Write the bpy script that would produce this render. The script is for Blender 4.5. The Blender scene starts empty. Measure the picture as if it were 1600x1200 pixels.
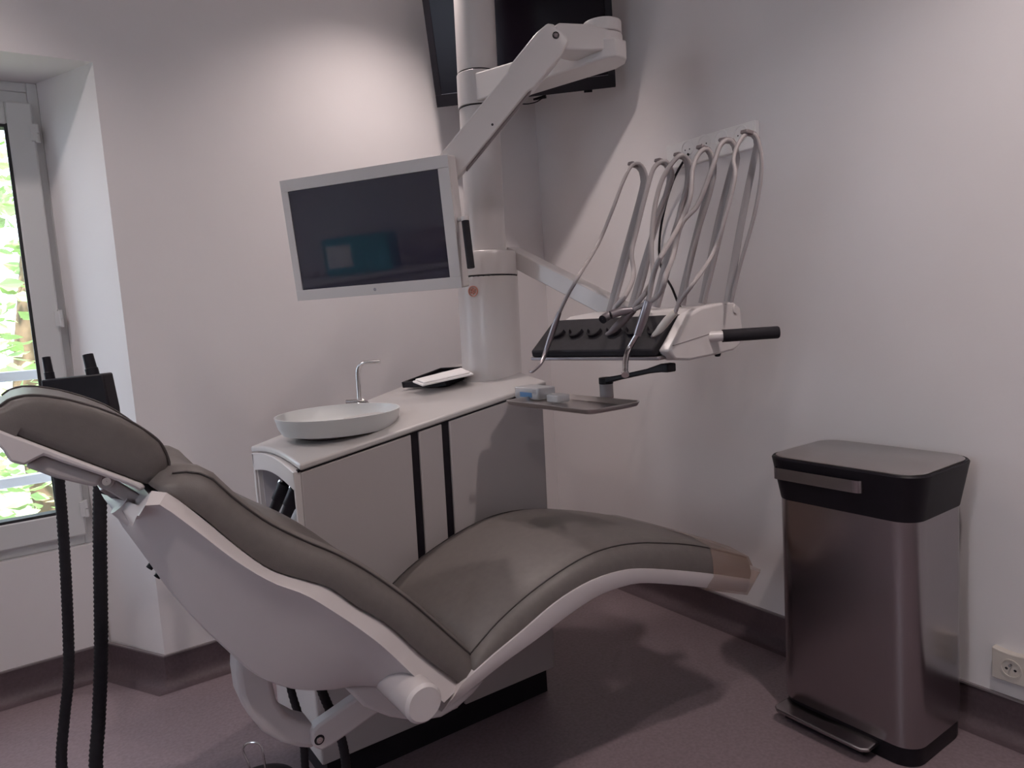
import bpy, math, random
from mathutils import Vector, Matrix
random.seed(7)
sc = bpy.context.scene
COL = sc.collection

# ------------------------------------------------------------------ camera
FPX, CAMH = 1120.0, 1.15
RX = (0.81840943, -0.11317893, 0.56337957)
RY = (-0.57088397, -0.04829281, 0.81960923)
RZ = (-0.06555532, -0.99240029, -0.10413533)
CAM = Vector((0, 0, CAMH))
cam = bpy.data.cameras.new('camera'); camo = bpy.data.objects.new('camera', cam); COL.objects.link(camo)
cam.sensor_width = 36.0; cam.lens = 36.0 * FPX / 1600.0; cam.clip_start = 0.02
M = Matrix(((RX[0], -RX[1], -RX[2], 0), (RY[0], -RY[1], -RY[2], 0), (RZ[0], -RZ[1], -RZ[2], CAMH), (0, 0, 0, 1)))
camo.matrix_world = M
sc.camera = camo

# ------------------------------------------------------------------ world, sun, exposure
w = bpy.data.worlds.new('sky'); sc.world = w; w.use_nodes = True
wn = w.node_tree; bg = wn.nodes['Background']
bg.inputs['Color'].default_value = (0.72, 0.84, 1.0, 1); bg.inputs['Strength'].default_value = 5.5
sun = bpy.data.lights.new('sun', 'SUN'); sun.energy = 16.0; sun.angle = 0.02; sun.color = (1, .96, .88)
suno = bpy.data.objects.new('sun', sun); COL.objects.link(suno)
suno.rotation_euler = (math.radians(28), math.radians(-14), 0)   # high sun, from outside over the window side, above the opening
sc.view_settings.view_transform = 'Standard'; sc.view_settings.look = 'None'
sc.view_settings.gamma = 1.0; sc.view_settings.use_curve_mapping = False
sc.view_settings.exposure = -0.08
sc.cycles.use_denoising = True
sc.cycles.max_bounces = 10; sc.cycles.diffuse_bounces = 6
sc.cycles.caustics_reflective = False; sc.cycles.caustics_refractive = False
sc.cycles.sample_clamp_indirect = 4.0
LAMP_W = 60.0     # ceiling downlights (watts)
LAMP_COL = (1.0, .87, .83)

# ------------------------------------------------------------------ pixel -> position helpers
def ray(px, py):
    c = ((px - 800) / FPX, (py - 600) / FPX, 1.0)
    return Vector((sum(a * b for a, b in zip(RX, c)), sum(a * b for a, b in zip(RY, c)), sum(a * b for a, b in zip(RZ, c))))
def onx(px, py, x): r = ray(px, py); return CAM + r * (x / r.x)
def ony(px, py, y): r = ray(px, py); return CAM + r * (y / r.y)
def onz(px, py, z): r = ray(px, py); return CAM + r * ((z - CAMH) / r.z)
def dep(px, py, d): return CAM + ray(px, py) * d
def onpl(px, py, p0, n):
    r = ray(px, py); p0 = Vector(p0); n = Vector(n)
    return CAM + r * ((p0 - CAM).dot(n) / r.dot(n))

# ------------------------------------------------------------------ materials
MATS = {}
def mat(name, col, rough=.5, metal=0., spec=.5, noise=0., nscale=30., bump=0., bscale=200., coat=0., trans=0., ior=1.45, emit=None, estr=0., alpha=1., aniso=0., stretch=None):
    m = bpy.data.materials.new(name); m.use_nodes = True; MATS[name] = m
    nt = m.node_tree; b = nt.nodes['Principled BSDF']
    b.inputs['Base Color'].default_value = (*col, 1); b.inputs['Roughness'].default_value = rough
    b.inputs['Metallic'].default_value = metal; b.inputs['Specular IOR Level'].default_value = spec
    b.inputs['Coat Weight'].default_value = coat; b.inputs['Transmission Weight'].default_value = trans
    b.inputs['IOR'].default_value = ior; b.inputs['Alpha'].default_value = alpha
    b.inputs['Anisotropic'].default_value = aniso
    if emit: b.inputs['Emission Color'].default_value = (*emit, 1); b.inputs['Emission Strength'].default_value = estr
    if noise or bump:
        tc = nt.nodes.new('ShaderNodeTexCoord'); vec = tc.outputs['Object']
        if stretch:
            mp = nt.nodes.new('ShaderNodeMapping'); mp.inputs['Scale'].default_value = stretch
            nt.links.new(vec, mp.inputs['Vector']); vec = mp.outputs['Vector']
    if noise:
        n = nt.nodes.new('ShaderNodeTexNoise'); n.inputs['Scale'].default_value = nscale; n.inputs['Detail'].default_value = 6
        nt.links.new(vec, n.inputs['Vector'])
        r = nt.nodes.new('ShaderNodeValToRGB')
        r.color_ramp.elements[0].position = .3; r.color_ramp.elements[1].position = .7
        r.color_ramp.elements[0].color = (*[c * (1 - noise) for c in col], 1)
        r.color_ramp.elements[1].color = (*[min(1, c * (1 + noise)) for c in col], 1)
        nt.links.new(n.outputs['Fac'], r.inputs['Fac']); nt.links.new(r.outputs['Color'], b.inputs['Base Color'])
    if bump:
        n2 = nt.nodes.new('ShaderNodeTexNoise'); n2.inputs['Scale'].default_value = bscale; n2.inputs['Detail'].default_value = 4
        nt.links.new(vec, n2.inputs['Vector'])
        bp = nt.nodes.new('ShaderNodeBump'); bp.inputs['Strength'].default_value = bump; bp.inputs['Distance'].default_value = .002
        nt.links.new(n2.outputs['Fac'], bp.inputs['Height']); nt.links.new(bp.outputs['Normal'], b.inputs['Normal'])
    return m
mat('wall_paint', (.79, .755, .758), .7, spec=.25, noise=.02, nscale=3, bump=.08, bscale=140)
mat('ceiling_paint', (.82, .80, .79), .9, spec=.1, noise=.02, nscale=4)
mat('vinyl_floor', (.225, .170, .186), .40, spec=.45, noise=.13, nscale=110, bump=.05, bscale=300)
mat('vinyl_skirting', (.105, .075, .085), .5, spec=.35, noise=.12, nscale=110)
mat('skirting_cap', (.22, .19, .2), .5)
mat('pvc_white', (.70, .70, .70), .35, noise=.01, nscale=5)
mat('strip_white', (.90, .88, .87), .3, noise=.01, nscale=5)
mat('rubber', (.03, .03, .034), .6, noise=.1, nscale=50)
mat('unit_white', (.60, .565, .56), .30, spec=.45, coat=.15, noise=.01, nscale=6)
mat('unit_grey', (.42, .385, .385), .42, spec=.4, noise=.015, nscale=8)
mat('shell_white', (.55, .51, .515), .36, spec=.45, noise=.012, nscale=8)
mat('worktop_white', (.50, .475, .47), .3, spec=.5, coat=.2, noise=.01, nscale=8)
mat('leather_grey', (.122, .107, .102), .46, spec=.4, noise=.06, nscale=60, bump=.12, bscale=420)
mat('piping_dark', (.05, .042, .042), .5, noise=.1, nscale=60)
mat('black_plastic', (.012, .010, .014), .45, spec=.25, noise=.1, nscale=40)
mat('black_soft', (.020, .018, .022), .7, spec=.25, noise=.12, nscale=80)
mat('tv_screen', (.006, .004, .008), .22, spec=.22, noise=.02, nscale=3)
mat('monitor_screen', (.024, .022, .042), .04, spec=.8, coat=.5, noise=.02, nscale=3)
mat('chrome', (.62, .60, .60), .16, 1., noise=.02, nscale=20)
mat('hand_steel', (.34, .31, .33), .32, .9, noise=.03, nscale=40)
mat('brushed_steel', (.38, .35, .362), .24, 1., aniso=.6, noise=.05, nscale=18, stretch=(60, 60, .6), bump=.02, bscale=60)
mat('lid_steel', (.50, .47, .46), .30, 1., aniso=.5, noise=.05, nscale=18, stretch=(60, 1, 60))
mat('hose_grey', (.36, .325, .325), .42, spec=.4, noise=.02, nscale=50)
mat('hose_dark', (.17, .14, .145), .5, noise=.05, nscale=50)
mat('frosted_glass', (.72, .73, .73), .30, trans=.15, ior=1.35, noise=.02, nscale=8)
mat('niche_grey', (.52, .49, .52), .5, noise=.03, nscale=10)
mat('paper', (.82, .80, .80), .8, noise=.03, nscale=30, bump=.3, bscale=60)
mat('socket_white', (.62, .57, .52), .4, noise=.01, nscale=10)
mat('badge_red', (.55, .22, .16), .5, noise=.05, nscale=40)
mat('print_white', (.45, .45, .45), .5, noise=.01, nscale=10)
mat('blue_print', (.10, .22, .42), .5, noise=.05, nscale=30)
mat('teal_card', (.02, .34, .40), .5, noise=.05, nscale=10)
mat('knit', (.30, .25, .24), .9, noise=.3, nscale=60, bump=.6, bscale=90)
mat('bark', (.16, .11, .07), .9, noise=.4, nscale=12, bump=.6, bscale=20)
mat('leaf', (.36, .50, .20), .5, noise=.45, nscale=2.2)
mat('rail_paint', (.55, .55, .60), .5, noise=.02, nscale=9)
mat('grass', (.20, .22, .15), .9, noise=.4, nscale=3)
mat('lamp_lens', (.9, .9, .85), .4, emit=(1, .9, .8), estr=6., noise=.01, nscale=5)
mat('cupboard', (.35, .33, .34), .5, noise=.03, nscale=5)
# clear plastic cover: mostly see-through with a glossy film
def clear(name, tint, a, rough):
    m = bpy.data.materials.new(name); m.use_nodes = True; MATS[name] = m; nt = m.node_tree
    b = nt.nodes['Principled BSDF']; b.inputs['Base Color'].default_value = (*tint, 1); b.inputs['Roughness'].default_value = rough
    t = nt.nodes.new('ShaderNodeBsdfTransparent'); mx = nt.nodes.new('ShaderNodeMixShader')
    n = nt.nodes.new('ShaderNodeTexNoise'); n.inputs['Scale'].default_value = 9
    mr = nt.nodes.new('ShaderNodeMapRange'); mr.inputs['To Min'].default_value = a * .94; mr.inputs['To Max'].default_value = a * 1.06
    nt.links.new(n.outputs['Fac'], mr.inputs['Value']); nt.links.new(mr.outputs['Result'], mx.inputs['Fac'])
    nt.links.new(t.outputs[0], mx.inputs[1]); nt.links.new(b.outputs[0], mx.inputs[2])
    nt.links.new(mx.outputs[0], nt.nodes['Material Output'].inputs['Surface'])
clear('window_glass', (.85, .9, .9), .05, .02)
clear('clear_film', (.40, .27, .22), .40, .22)
clear('clear_pack', (.70, .70, .72), .5, .3)

# ------------------------------------------------------------------ mesh helpers
class MB:
    def __init__(s): s.v = []; s.f = []
    def add(s, vs, fs):
        o = len(s.v); s.v += [Vector(p) for p in vs]; s.f += [tuple(i + o for i in f) for f in fs]; return s
    def box(s, x0, x1, y0, y1, z0, z1):
        return s.add([(x0,y0,z0),(x1,y0,z0),(x1,y1,z0),(x0,y1,z0),(x0,y0,z1),(x1,y0,z1),(x1,y1,z1),(x0,y1,z1)],
                     [(3,2,1,0),(4,5,6,7),(0,1,5,4),(1,2,6,5),(2,3,7,6),(3,0,4,7)])
    def obox(s, c, ax, ay, az, hx, hy, hz):
        c = Vector(c); A, B, C = Vector(ax).normalized()*hx, Vector(ay).normalized()*hy, Vector(az).normalized()*hz
        return s.add([c+A*i+B*j+C*k for k in (-1,1) for i, j in ((-1,-1),(1,-1),(1,1),(-1,1))],
                     [(3,2,1,0),(4,5,6,7),(0,1,5,4),(1,2,6,5),(2,3,7,6),(3,0,4,7)])
    def prism(s, poly, d):                      # poly: 3-d points, extruded by vector d
        n = len(poly); d = Vector(d); poly = [Vector(p) for p in poly]
        return s.add(poly + [p + d for p in poly], [tuple(range(n))[::-1], tuple(range(n, 2*n))] + [(i, (i+1) % n, (i+1) % n + n, i + n) for i in range(n)])
    def loft(s, secs, cap=True, closed=True):
        n = len(secs[0]); fs = []
        for k in range(len(secs)-1):
            for i in range(n if closed else n-1):
                j = (i+1) % n; fs.append((k*n+i, k*n+j, (k+1)*n+j, (k+1)*n+i))
        if cap: fs += [tuple(range(n))[::-1], tuple(range((len(secs)-1)*n, len(secs)*n))]
        return s.add([p for q in secs for p in q], fs)
    def tube(s, pts, r, seg=10, cap=True, flat=None):
        pts = [Vector(p) for p in pts]; N = len(pts)
        rs = r if isinstance(r, (list, tuple)) else [r]*N
        T = [(pts[min(i+1,N-1)] - pts[max(i-1,0)]).normalized() for i in range(N)]
        up = Vector((0,0,1)) if abs(T[0].z) < .9 else Vector((1,0,0))
        if flat: up = Vector(flat)
        U = (up - T[0]*up.dot(T[0])).normalized(); secs = []
        for i in range(N):
            U = ((Vector(flat) if flat else U) - T[i]*(Vector(flat) if flat else U).dot(T[i])).normalized(); W = T[i].cross(U)
            ra, rb = rs[i] if isinstance(rs[i], (list, tuple)) else (rs[i], rs[i])
            secs.append([pts[i] + U*math.cos(a)*ra + W*math.sin(a)*rb for a in [2*math.pi*k/seg for k in range(seg)]])
        return s.loft(secs, cap)
    def cyl(s, a, b, r0, r1=None, seg=20): return s.tube([a, b], [r0, r0 if r1 is None else r1], seg)
    def lathe(s, c, prof, axis=(0,0,1), seg=32, cap=False):     # prof: (r, h)
        c = Vector(c); A = Vector(axis).normalized(); U = A.orthogonal().normalized(); W = A.cross(U)
        return s.loft([[c + A*h + (U*math.cos(t) + W*math.sin(t))*r for t in [2*math.pi*k/seg for k in range(seg)]] for r, h in prof], cap)
    def build(s, name, m, parent=None, bevel=0., seg=2, smooth=40, subsurf=0):
        xs = [p.x for p in s.v]; ys = [p.y for p in s.v]; zs = [p.z for p in s.v]
        loc = Vector(((min(xs)+max(xs))/2, (min(ys)+max(ys))/2, min(zs)))
        me = bpy.data.meshes.new(name); me.from_pydata([p - loc for p in s.v], [], s.f); me.validate()
        import bmesh
        bm = bmesh.new(); bm.from_mesh(me); bmesh.ops.recalc_face_normals(bm, faces=bm.faces); bm.to_mesh(me); bm.free()
        if smooth:
            me.shade_smooth(); me.set_sharp_from_angle(angle=math.radians(smooth))
        o = bpy.data.objects.new(name, me); COL.objects.link(o)
        me.materials.append(MATS[m])
        o['wl'] = list(loc)
        if parent: o.parent = parent; o.location = loc - Vector(parent['wl'])
        else: o.location = loc
        if bevel:
            b = o.modifiers.new('bevel', 'BEVEL'); b.width = bevel; b.segments = seg; b.limit_method = 'ANGLE'; b.angle_limit = math.radians(35); b.harden_normals = False
        if subsurf:
            u = o.modifiers.new('subsurf', 'SUBSURF'); u.levels = u.render_levels = subsurf
        ALL.append(o)
        return o
ALL = []
def thing(name, label, cat, loc, group=None):
    o = bpy.data.objects.new(name, None); COL.objects.link(o); o.location = Vector(loc); o['wl'] = list(loc)
    o['label'] = label; o['category'] = cat
    if group: o['group'] = group
    o.empty_display_size = .05; ALL.append(o)
    return o
def tag(o, label, cat, group=None):
    o['label'] = label; o['category'] = cat
    if group: o['group'] = group
    return o
def struct(o): o['kind'] = 'structure'; return o
def cr(pts, n):                                  # smooth curve through points, n samples, even arc length
    pts = [Vector(p) for p in pts]; P = [2*pts[0]-pts[1]] + pts + [2*pts[-1]-pts[-2]]; out = []
    for i in range(1, len(P)-2):
        for k in range(16):
            t = k/16; a, b, c, d = P[i-1], P[i], P[i+1], P[i+2]
            out.append(.5*((2*b) + (c-a)*t + (2*a-5*b+4*c-d)*t*t + (3*b-a-3*c+d)*t**3))
    out.append(pts[-1]); L = [0]
    for i in range(1, len(out)): L.append(L[-1] + (out[i]-out[i-1]).length)
    res = []; j = 0
    for k in range(n):
        s = L[-1]*k/(n-1)
        while j < len(L)-2 and L[j+1] < s: j += 1
        f = (s-L[j])/max(1e-9, L[j+1]-L[j]); res.append(out[j].lerp(out[j+1], min(1, max(0, f))))
    return res
def rrect(cx, cy, hx, hy, r, n=5):               # rounded rectangle outline (2-d)
    o = []
    for sx, sy, a0 in ((1,1,0),(-1,1,90),(-1,-1,180),(1,-1,270)):
        for k in range(n+1):
            a = math.radians(a0 + 90*k/n); o.append((cx+sx*(hx-r)+r*math.cos(a), cy+sy*(hy-r)+r*math.sin(a)))
    return o

# ------------------------------------------------------------------ the room
XR, YB, ZC = 1.945, 2.518, 2.52
XL, YF = -1.75, -1.7
OX0, OX1, OZ = -1.25, .29, 1.964        # window recess opening
IX0, IX1, IY = -1.115, .155, 2.77
m = MB().box(XL-.1, XR+.1, YF-.1, YB+.45, -.08, 0); struct(m.build('floor', 'vinyl_floor', smooth=0))
m = MB().box(XL-.1, XR+.1, YF-.1, YB+.45, ZC, ZC+.1); struct(m.build('ceiling', 'ceiling_paint', smooth=0))
m = MB()
m.prism([(OX1,YB,0),(XR+.1,YB,0),(XR+.1,YB+.45,0),(IX1,YB+.45,0),(IX1,IY+.02,0)], (0,0,ZC))
m.prism([(OX0,YB,0),(IX0,IY+.02,0),(IX0,YB+.45,0),(XL-.1,YB+.45,0),(XL-.1,YB,0)], (0,0,ZC))
m.box(OX0, OX1, YB, YB+.45, OZ, ZC)
m.box(IX0, IX1, IY, YB+.45, 0, .455)
struct(m.build('wall_back', 'wall_paint', smooth=0))
struct(MB().box(XR, XR+.1, YF-.1, YB, 0, ZC).build('wall_right', 'wall_paint', smooth=0))
m = MB(); W2 = (-.25, .65, .95, 2.0)                     # unseen second window opening, placed in the left wall for side fill light
m.box(XL-.1, XL, YF-.1, W2[0], 0, ZC); m.box(XL-.1, XL, W2[1], YB, 0, ZC); m.box(XL-.1, XL, W2[0], W2[1], 0, W2[2]); m.box(XL-.1, XL, W2[0], W2[1], W2[3], ZC)
struct(m.build('wall_left', 'wall_paint', smooth=0))
struct(MB().box(XL, XR, YF-.1, YF, 0, ZC).build('wall_front', 'wall_paint', smooth=0))
# coved vinyl skirting, one run for each wall
prof = [(0,.100),(.007,.100),(.007,.045)] + [(.007+.035*(1-math.cos(math.radians(a))), .045-.043*math.sin(math.radians(a))) for a in (20,40,60,80,90)] + [(.06,.0008),(0,.0008)]
path = [(IX0,IY),(IX1,IY),(OX1,YB),(XR,YB),(XR,YF)]
def offs(i):
    p = Vector(path[i]); ds = []
    for a, b in ((i-1,i),(i,i+1)):
        if a >= 0 and b < len(path):
            d = (Vector(path[b])-Vector(path[a])).normalized(); ds.append(Vector((d.y, -d.x)))
    n = ds[0] if len(ds) == 1 else (ds[0]+ds[1]).normalized()
    return n / (1 if len(ds) == 1 else n.dot(ds[0]))
for i, nm in enumerate(['baseboard_recess', 'baseboard_reveal', 'baseboard_back', 'baseboard_right']):
    secs = []
    for k in (i, i+1):
        o = offs(k); secs.append([Vector((path[k][0]+o.x*u, path[k][1]+o.y*u, z)) for u, z in prof])
    b = struct(MB().loft(secs).build(nm, 'vinyl_skirting', smooth=50))
    cs = []
    for k in (i, i+1):
        o = offs(k); cs.append([Vector((path[k][0]+o.x*u, path[k][1]+o.y*u, z)) for u, z in ((0,.1),(.009,.1),(.009,.105),(0,.105))])
    MB().loft(cs).build('cap_strip', 'skirting_cap', b, smooth=0)

# window 1: two white casements, hinges, panes
def ring(m, x0, x1, z0, z1, y0, y1, t, tb=None):
    tb = tb or t
    m.box(x0, x0+t, y0, y1, z0, z1); m.box(x1-t, x1, y0, y1, z0, z1)
    m.box(x0+t, x1-t, y0, y1, z1-t, z1); m.box(x0+t, x1-t, y0, y1, z0, z0+tb)
WZ0, WZ1 = .455, 1.925
win = struct(thing('window_1', '', '', (-.48, 2.80, WZ0)))
for k in ('label', 'category'): del win[k]
fm = MB(); ring(fm, IX0, IX1, WZ0, OZ, 2.795, 2.86, .03, .045); fm.box(IX0+.03, IX1-.03, 2.797, 2.858, OZ-.095, OZ-.03); fm.build('window_frame', 'pvc_white', win, bevel=.003)
xm = (IX0+IX1)/2
for x0, x1 in ((IX0+.022, xm), (xm, IX1-.022)):
    s = MB(); ring(s, x0, x1, WZ0+.035, WZ1-.03, 2.765, 2.82, .072, .085); so = s.build('sash', 'pvc_white', win, bevel=.006)
    g = MB(); ring(g, x0+.068, x1-.068, WZ0+.116, WZ1-.098, 2.768, 2.815, .012); g.build('glazing_seal', 'rubber', so)
    MB().box(x0+.07, x1-.07, 2.793, 2.797, WZ0+.118, WZ1-.1).build('pane', 'window_glass', so, smooth=0)
for zz in (1.80, 1.215, .58):
    h = MB(); h.cyl((IX1-.018,2.762,zz-.028),(IX1-.018,2.762,zz-.001),.008); h.cyl((IX1-.018,2.762,zz+.001),(IX1-.018,2.762,zz+.028),.008)
    h.box(IX1-.034, IX1-.018, 2.755, 2.766, zz-.024, zz+.024); h.build('hinge', 'pvc_white', win)

win2 = struct(thing('window_2', '', '', (XL-.05, .2, W2[2])))
for k in ('label', 'category'): del win2[k]
def ringx(m, y0, y1, z0, z1, x0, x1, t):
    m.box(x0, x1, y0, y0+t, z0, z1); m.box(x0, x1, y1-t, y1, z0, z1); m.box(x0, x1, y0+t, y1-t, z0, z0+t); m.box(x0, x1, y0+t, y1-t, z1-t, z1)
m = MB(); ringx(m, *W2, XL-.08, XL-.02, .05); m.box(XL-.075, XL-.025, .17, .23, W2[2]+.05, W2[3]-.05); m.build('window_frame', 'pvc_white', win2, bevel=.003)
for a, b in ((W2[0]+.05,.17),(.23,W2[1]-.05)): MB().box(XL-.052, XL-.048, a, b, W2[2]+.05, W2[3]-.05).build('pane', 'window_glass', win2, smooth=0)

# ------------------------------------------------------------------ lamps: recessed ceiling downlights, the near pair added for fill
def downlight(x, y, watt, label, cone=124):
    t = thing('ceiling_downlight', label, 'ceiling light', (x, y, ZC-.012), 'recessed ceiling downlights')
    MB().lathe((x,y,ZC), [(.055,-.001),(.055,-.010),(.048,-.012),(.040,-.006),(.040,-.001)], seg=28).build('trim_ring', 'chrome', t)
    MB().lathe((x,y,ZC), [(.0005,-.004),(.040,-.004),(.040,-.002),(.0005,-.002)], seg=28).build('lens', 'lamp_lens', t)
    l = bpy.data.lights.new('downlight_beam', 'SPOT'); l.energy = watt; l.color = LAMP_COL
    l.spot_size = math.radians(cone); l.spot_blend = 1.0; l.shadow_soft_size = .028
    o = bpy.data.objects.new('downlight_beam', l); COL.objects.link(o); o.parent = t; o.location = (0, 0, -.012)
downlight(1.15, 2.04, LAMP_W*.66, 'recessed ceiling downlight above the unit column and corner television')
downlight(-.35, 2.10, LAMP_W*.58, 'recessed ceiling downlight in front of the window recess')
downlight(1.25, .35, LAMP_W*1.0, 'added ceiling fill light above the waste bin side', 134)  # added fill lamp out of view, wide cone to lift the corner shadow
downlight(-.35, .35, LAMP_W*.95, 'added ceiling fill light in the near left of the room', 134)  # second added fill lamp, behind the camera

# ------------------------------------------------------------------ dental unit: cabinet, worktop, column
CX0, CX1, CY0, CY1 = .505, 1.212, 1.645, 2.0
def ztop(x): return .829 + (x-.525)*.1557
def onctr(px, py, h=0.): return onpl(px, py, (.525,1.645,.829+h), (-.1557,0,1))
unit = thing('dental_unit', 'white dental unit cabinet with sloping worktop, black gaps and tall column behind the chair', 'dental unit', (.85, 1.82, 0))
MB().box(CX0+.012, CX1-.012, CY0+.02, CY1-.02, 0, .078).build('plinth', 'black_plastic', unit, smooth=0)
# carcass: back, right side, floor board, left frame with niche opening
def wedge(x0, x1, y0, y1, z0, dz=-.012):
    return [(x0,y0,z0),(x1,y0,z0),(x1,y1,z0),(x0,y1,z0),(x0,y0,ztop(x0)+dz),(x1,y0,ztop(x1)+dz),(x1,y1,ztop(x1)+dz),(x0,y1,ztop(x0)+dz)]
BF = [(3,2,1,0),(4,5,6,7),(0,1,5,4),(1,2,6,5),(2,3,7,6),(3,0,4,7)]
m = MB()
def plan(pts, z0, dz=-.022):
    lo = [(x,y,z0) for x, y in pts]; hi = [(x,y,ztop(x)+dz) for x, y in pts]; n = len(pts)
    m.add(lo+hi, [tuple(range(n))[::-1], tuple(range(n,2*n))] + [(i,(i+1)%n,(i+1)%n+n,i+n) for i in range(n)])
plan([(.70,CY0+.014),(CX1,CY0+.014),(1.325,2.02),(1.34,2.26),(.95,2.16),(.70,2.05)], .078)
m.box(CX0, .70, CY0+.014, CY1, .078, .50); m.add(wedge(CX0, .70, CY1-.02, CY1, .50, -.022), BF); m.add(wedge(CX0, .70, CY0+.014, CY0+.03, .50, -.022), BF)
m.add(wedge(CX0+.02, .70, CY0+.03, CY1-.02, .79, -.022), BF)
m.build('carcass', 'unit_white', unit, bevel=.002)
# arched niche fascia on the left end
fas = []
N = 14
for k in range(N+1):
    y = CY0 + (CY1-CY0)*k/N; fas.append((y, ztop(CX0)-.020 + .016*math.sin(math.pi*k/N)))
inn = []
for k in range(N+1):
    y = CY0+.006 + (CY1-CY0-.020)*k/N; inn.append((y, ztop(CX0)-.066 + .018*math.sin(math.pi*k/N)))
m = MB()
x0, x1 = CX0-.006, CX0+.014
vs = []; fs = []
for y, z in fas: vs += [(x0,y,z),(x1,y,z)]
o = len(vs)
for y, z in inn: vs += [(x0,y,z),(x1,y,z)]
for k in range(N):
    a, b = 2*k, 2*k+2
    fs += [(a,b,o+b,o+a),(a+1,o+a+1,o+b+1,b+1),(a,a+1,b+1,b),(o+a,o+b,o+b+1,o+a+1)]
m.add(vs, fs)
m.box(x0, x1, CY0, CY0+.006, .08, fas[0][1]); m.box(x0, x1, CY1-.014, CY1, .08, fas[-1][1]); m.box(x0, x1, CY0+.006, CY1-.014, .08, .52)
m.build('end_fascia', 'unit_white', unit, bevel=.002)
m = MB(); m.box(CX0+.012, .71, CY0+.0145, CY0+.016, .5, .80); m.box(CX0+.012, .71, CY1-.024, CY1-.016, .5, .80); m.box(.69, .71, CY0+.03, CY1-.026, .5, .80)
m.box(CX0+.012, .70, CY0+.03, CY1-.026, .775, .79); m.box(CX0+.012, .70, CY0+.03, CY1-.026, .5, .51)
m.build('niche_liner', 'niche_grey', unit, smooth=0)
# front panels and the black recesses between them
for a, b in ((CX0-.004, .790), (.813, .881), (.904, CX1+.004)):
    m = MB(); z0 = .080
    sh = .016
    def xx(x, z): return x + sh*(z-.08)/.8
    vs = []
    for y in (CY0-.004, CY0+.012):
        for x, z in ((a,z0),(b,z0),(b,ztop(b)-.022),(a,ztop(a)-.022)): vs.append((xx(x,z), y, z))
    m.add(vs, [(0,1,2,3),(7,6,5,4),(0,4,5,1),(1,5,6,2),(2,6,7,3),(3,7,4,0)])
    m.build('door_panel', 'unit_grey', unit, bevel=.003)
for a, b in ((.788, .815), (.879, .906)):
    m = MB(); m.add([(x+.016*(z-.08)/.8, y, z) for y in (CY0+.003, CY0+.0135) for x, z in ((a,.085),(b,.085),(b,ztop(b)-.02),(a,ztop(a)-.02))], [(0,1,2,3),(7,6,5,4),(0,4,5,1),(1,5,6,2),(2,6,7,3),(3,7,4,0)])
    m.build('black_recess', 'black_plastic', unit, smooth=0)
# arched worktop slab
secs = []
for k in range(13):
    f = k/12
    top = []; bot = []
    for j in range(11):
        g = j/10; x = (CX0+.008-.012*g)*(1-f) + (CX1+.032+.125*min(1,g*1.6))*f; y = CY0-.010 + (CY1+.012-CY0+.010 + .33*f)*g
        z = ztop(x) - .004 + .017*math.sin(math.pi*min(1, g*1.0))*(1-.75*f)
        top.append(Vector((x, y, z))); bot.append(Vector((x, y, z-.016)))
    secs.append(top + bot[::-1])
wt = MB().loft(secs).build('worktop', 'worktop_white', unit, bevel=.005, seg=3, smooth=50)
m = MB(); m.add([(CX0+.004,CY0-.001,ztop(CX0)-.0225),(CX1+.02,CY0-.001,ztop(CX1)-.0225),(CX1+.02,CY0+.01,ztop(CX1)-.0225),(CX0+.004,CY0+.01,ztop(CX0)-.0225)] + [(CX0+.004,CY0-.001,ztop(CX0)-.0165),(CX1+.02,CY0-.001,ztop(CX1)-.0165),(CX1+.02,CY0+.01,ztop(CX1)-.0165),(CX0+.004,CY0+.01,ztop(CX0)-.0165)], BF)
m.build('shadow_gap', 'black_plastic', unit, smooth=0)
# column
KX, KY = 1.252, 1.93
def kx(z): return KX + (z-.95)*.024
m = MB().tube([(kx(z),KY,z) for z in (.90,1.254)], .096, 40); m.build('column_base', 'unit_white', unit, bevel=.002)
m = MB().tube([(kx(z),KY,z) for z in (1.258,1.322,1.332)], [.0965,.0965,.092], 40); m.build('column_collar', 'unit_white', unit, bevel=.002)
m = MB().tube([(kx(z),KY,z) for z in (1.332,1.771)], .0628, 36); m.build('column_pole', 'unit_white', unit)
m = MB().tube([(kx(z),KY,z) for z in (1.879,2.115)], .0628, 36); m.build('column_pole', 'unit_white', unit)
m = MB().tube([(kx(z),KY,z) for z in (2.119,2.19)], .065, 36); m.obox((kx(2.16)+.10,KY-.12,2.160), (.6,-.8,.12), (.8,.6,0), (0,0,1), .17, .028, .024); m.build('upper_swivel', 'unit_white', unit, bevel=.003)
m = MB().tube([(kx(z),KY,z) for z in (2.19,ZC)], .056, 30); m.build('column_pole', 'unit_white', unit)
for z in (1.256, 1.3335, 2.117): MB().tube([(kx(z),KY,z-.002),(kx(z),KY,z+.002)], .0955 if z < 1.3 else .0622, 36).build('joint_line', 'black_plastic', unit, smooth=0)
sx = ony(795, 520, KY-.06)
MB().box(sx.x-.0012, sx.x+.0012, KY-.072, KY-.05, .945, 1.256).build('cover_seam', 'black_plastic', unit, smooth=0)
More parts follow.
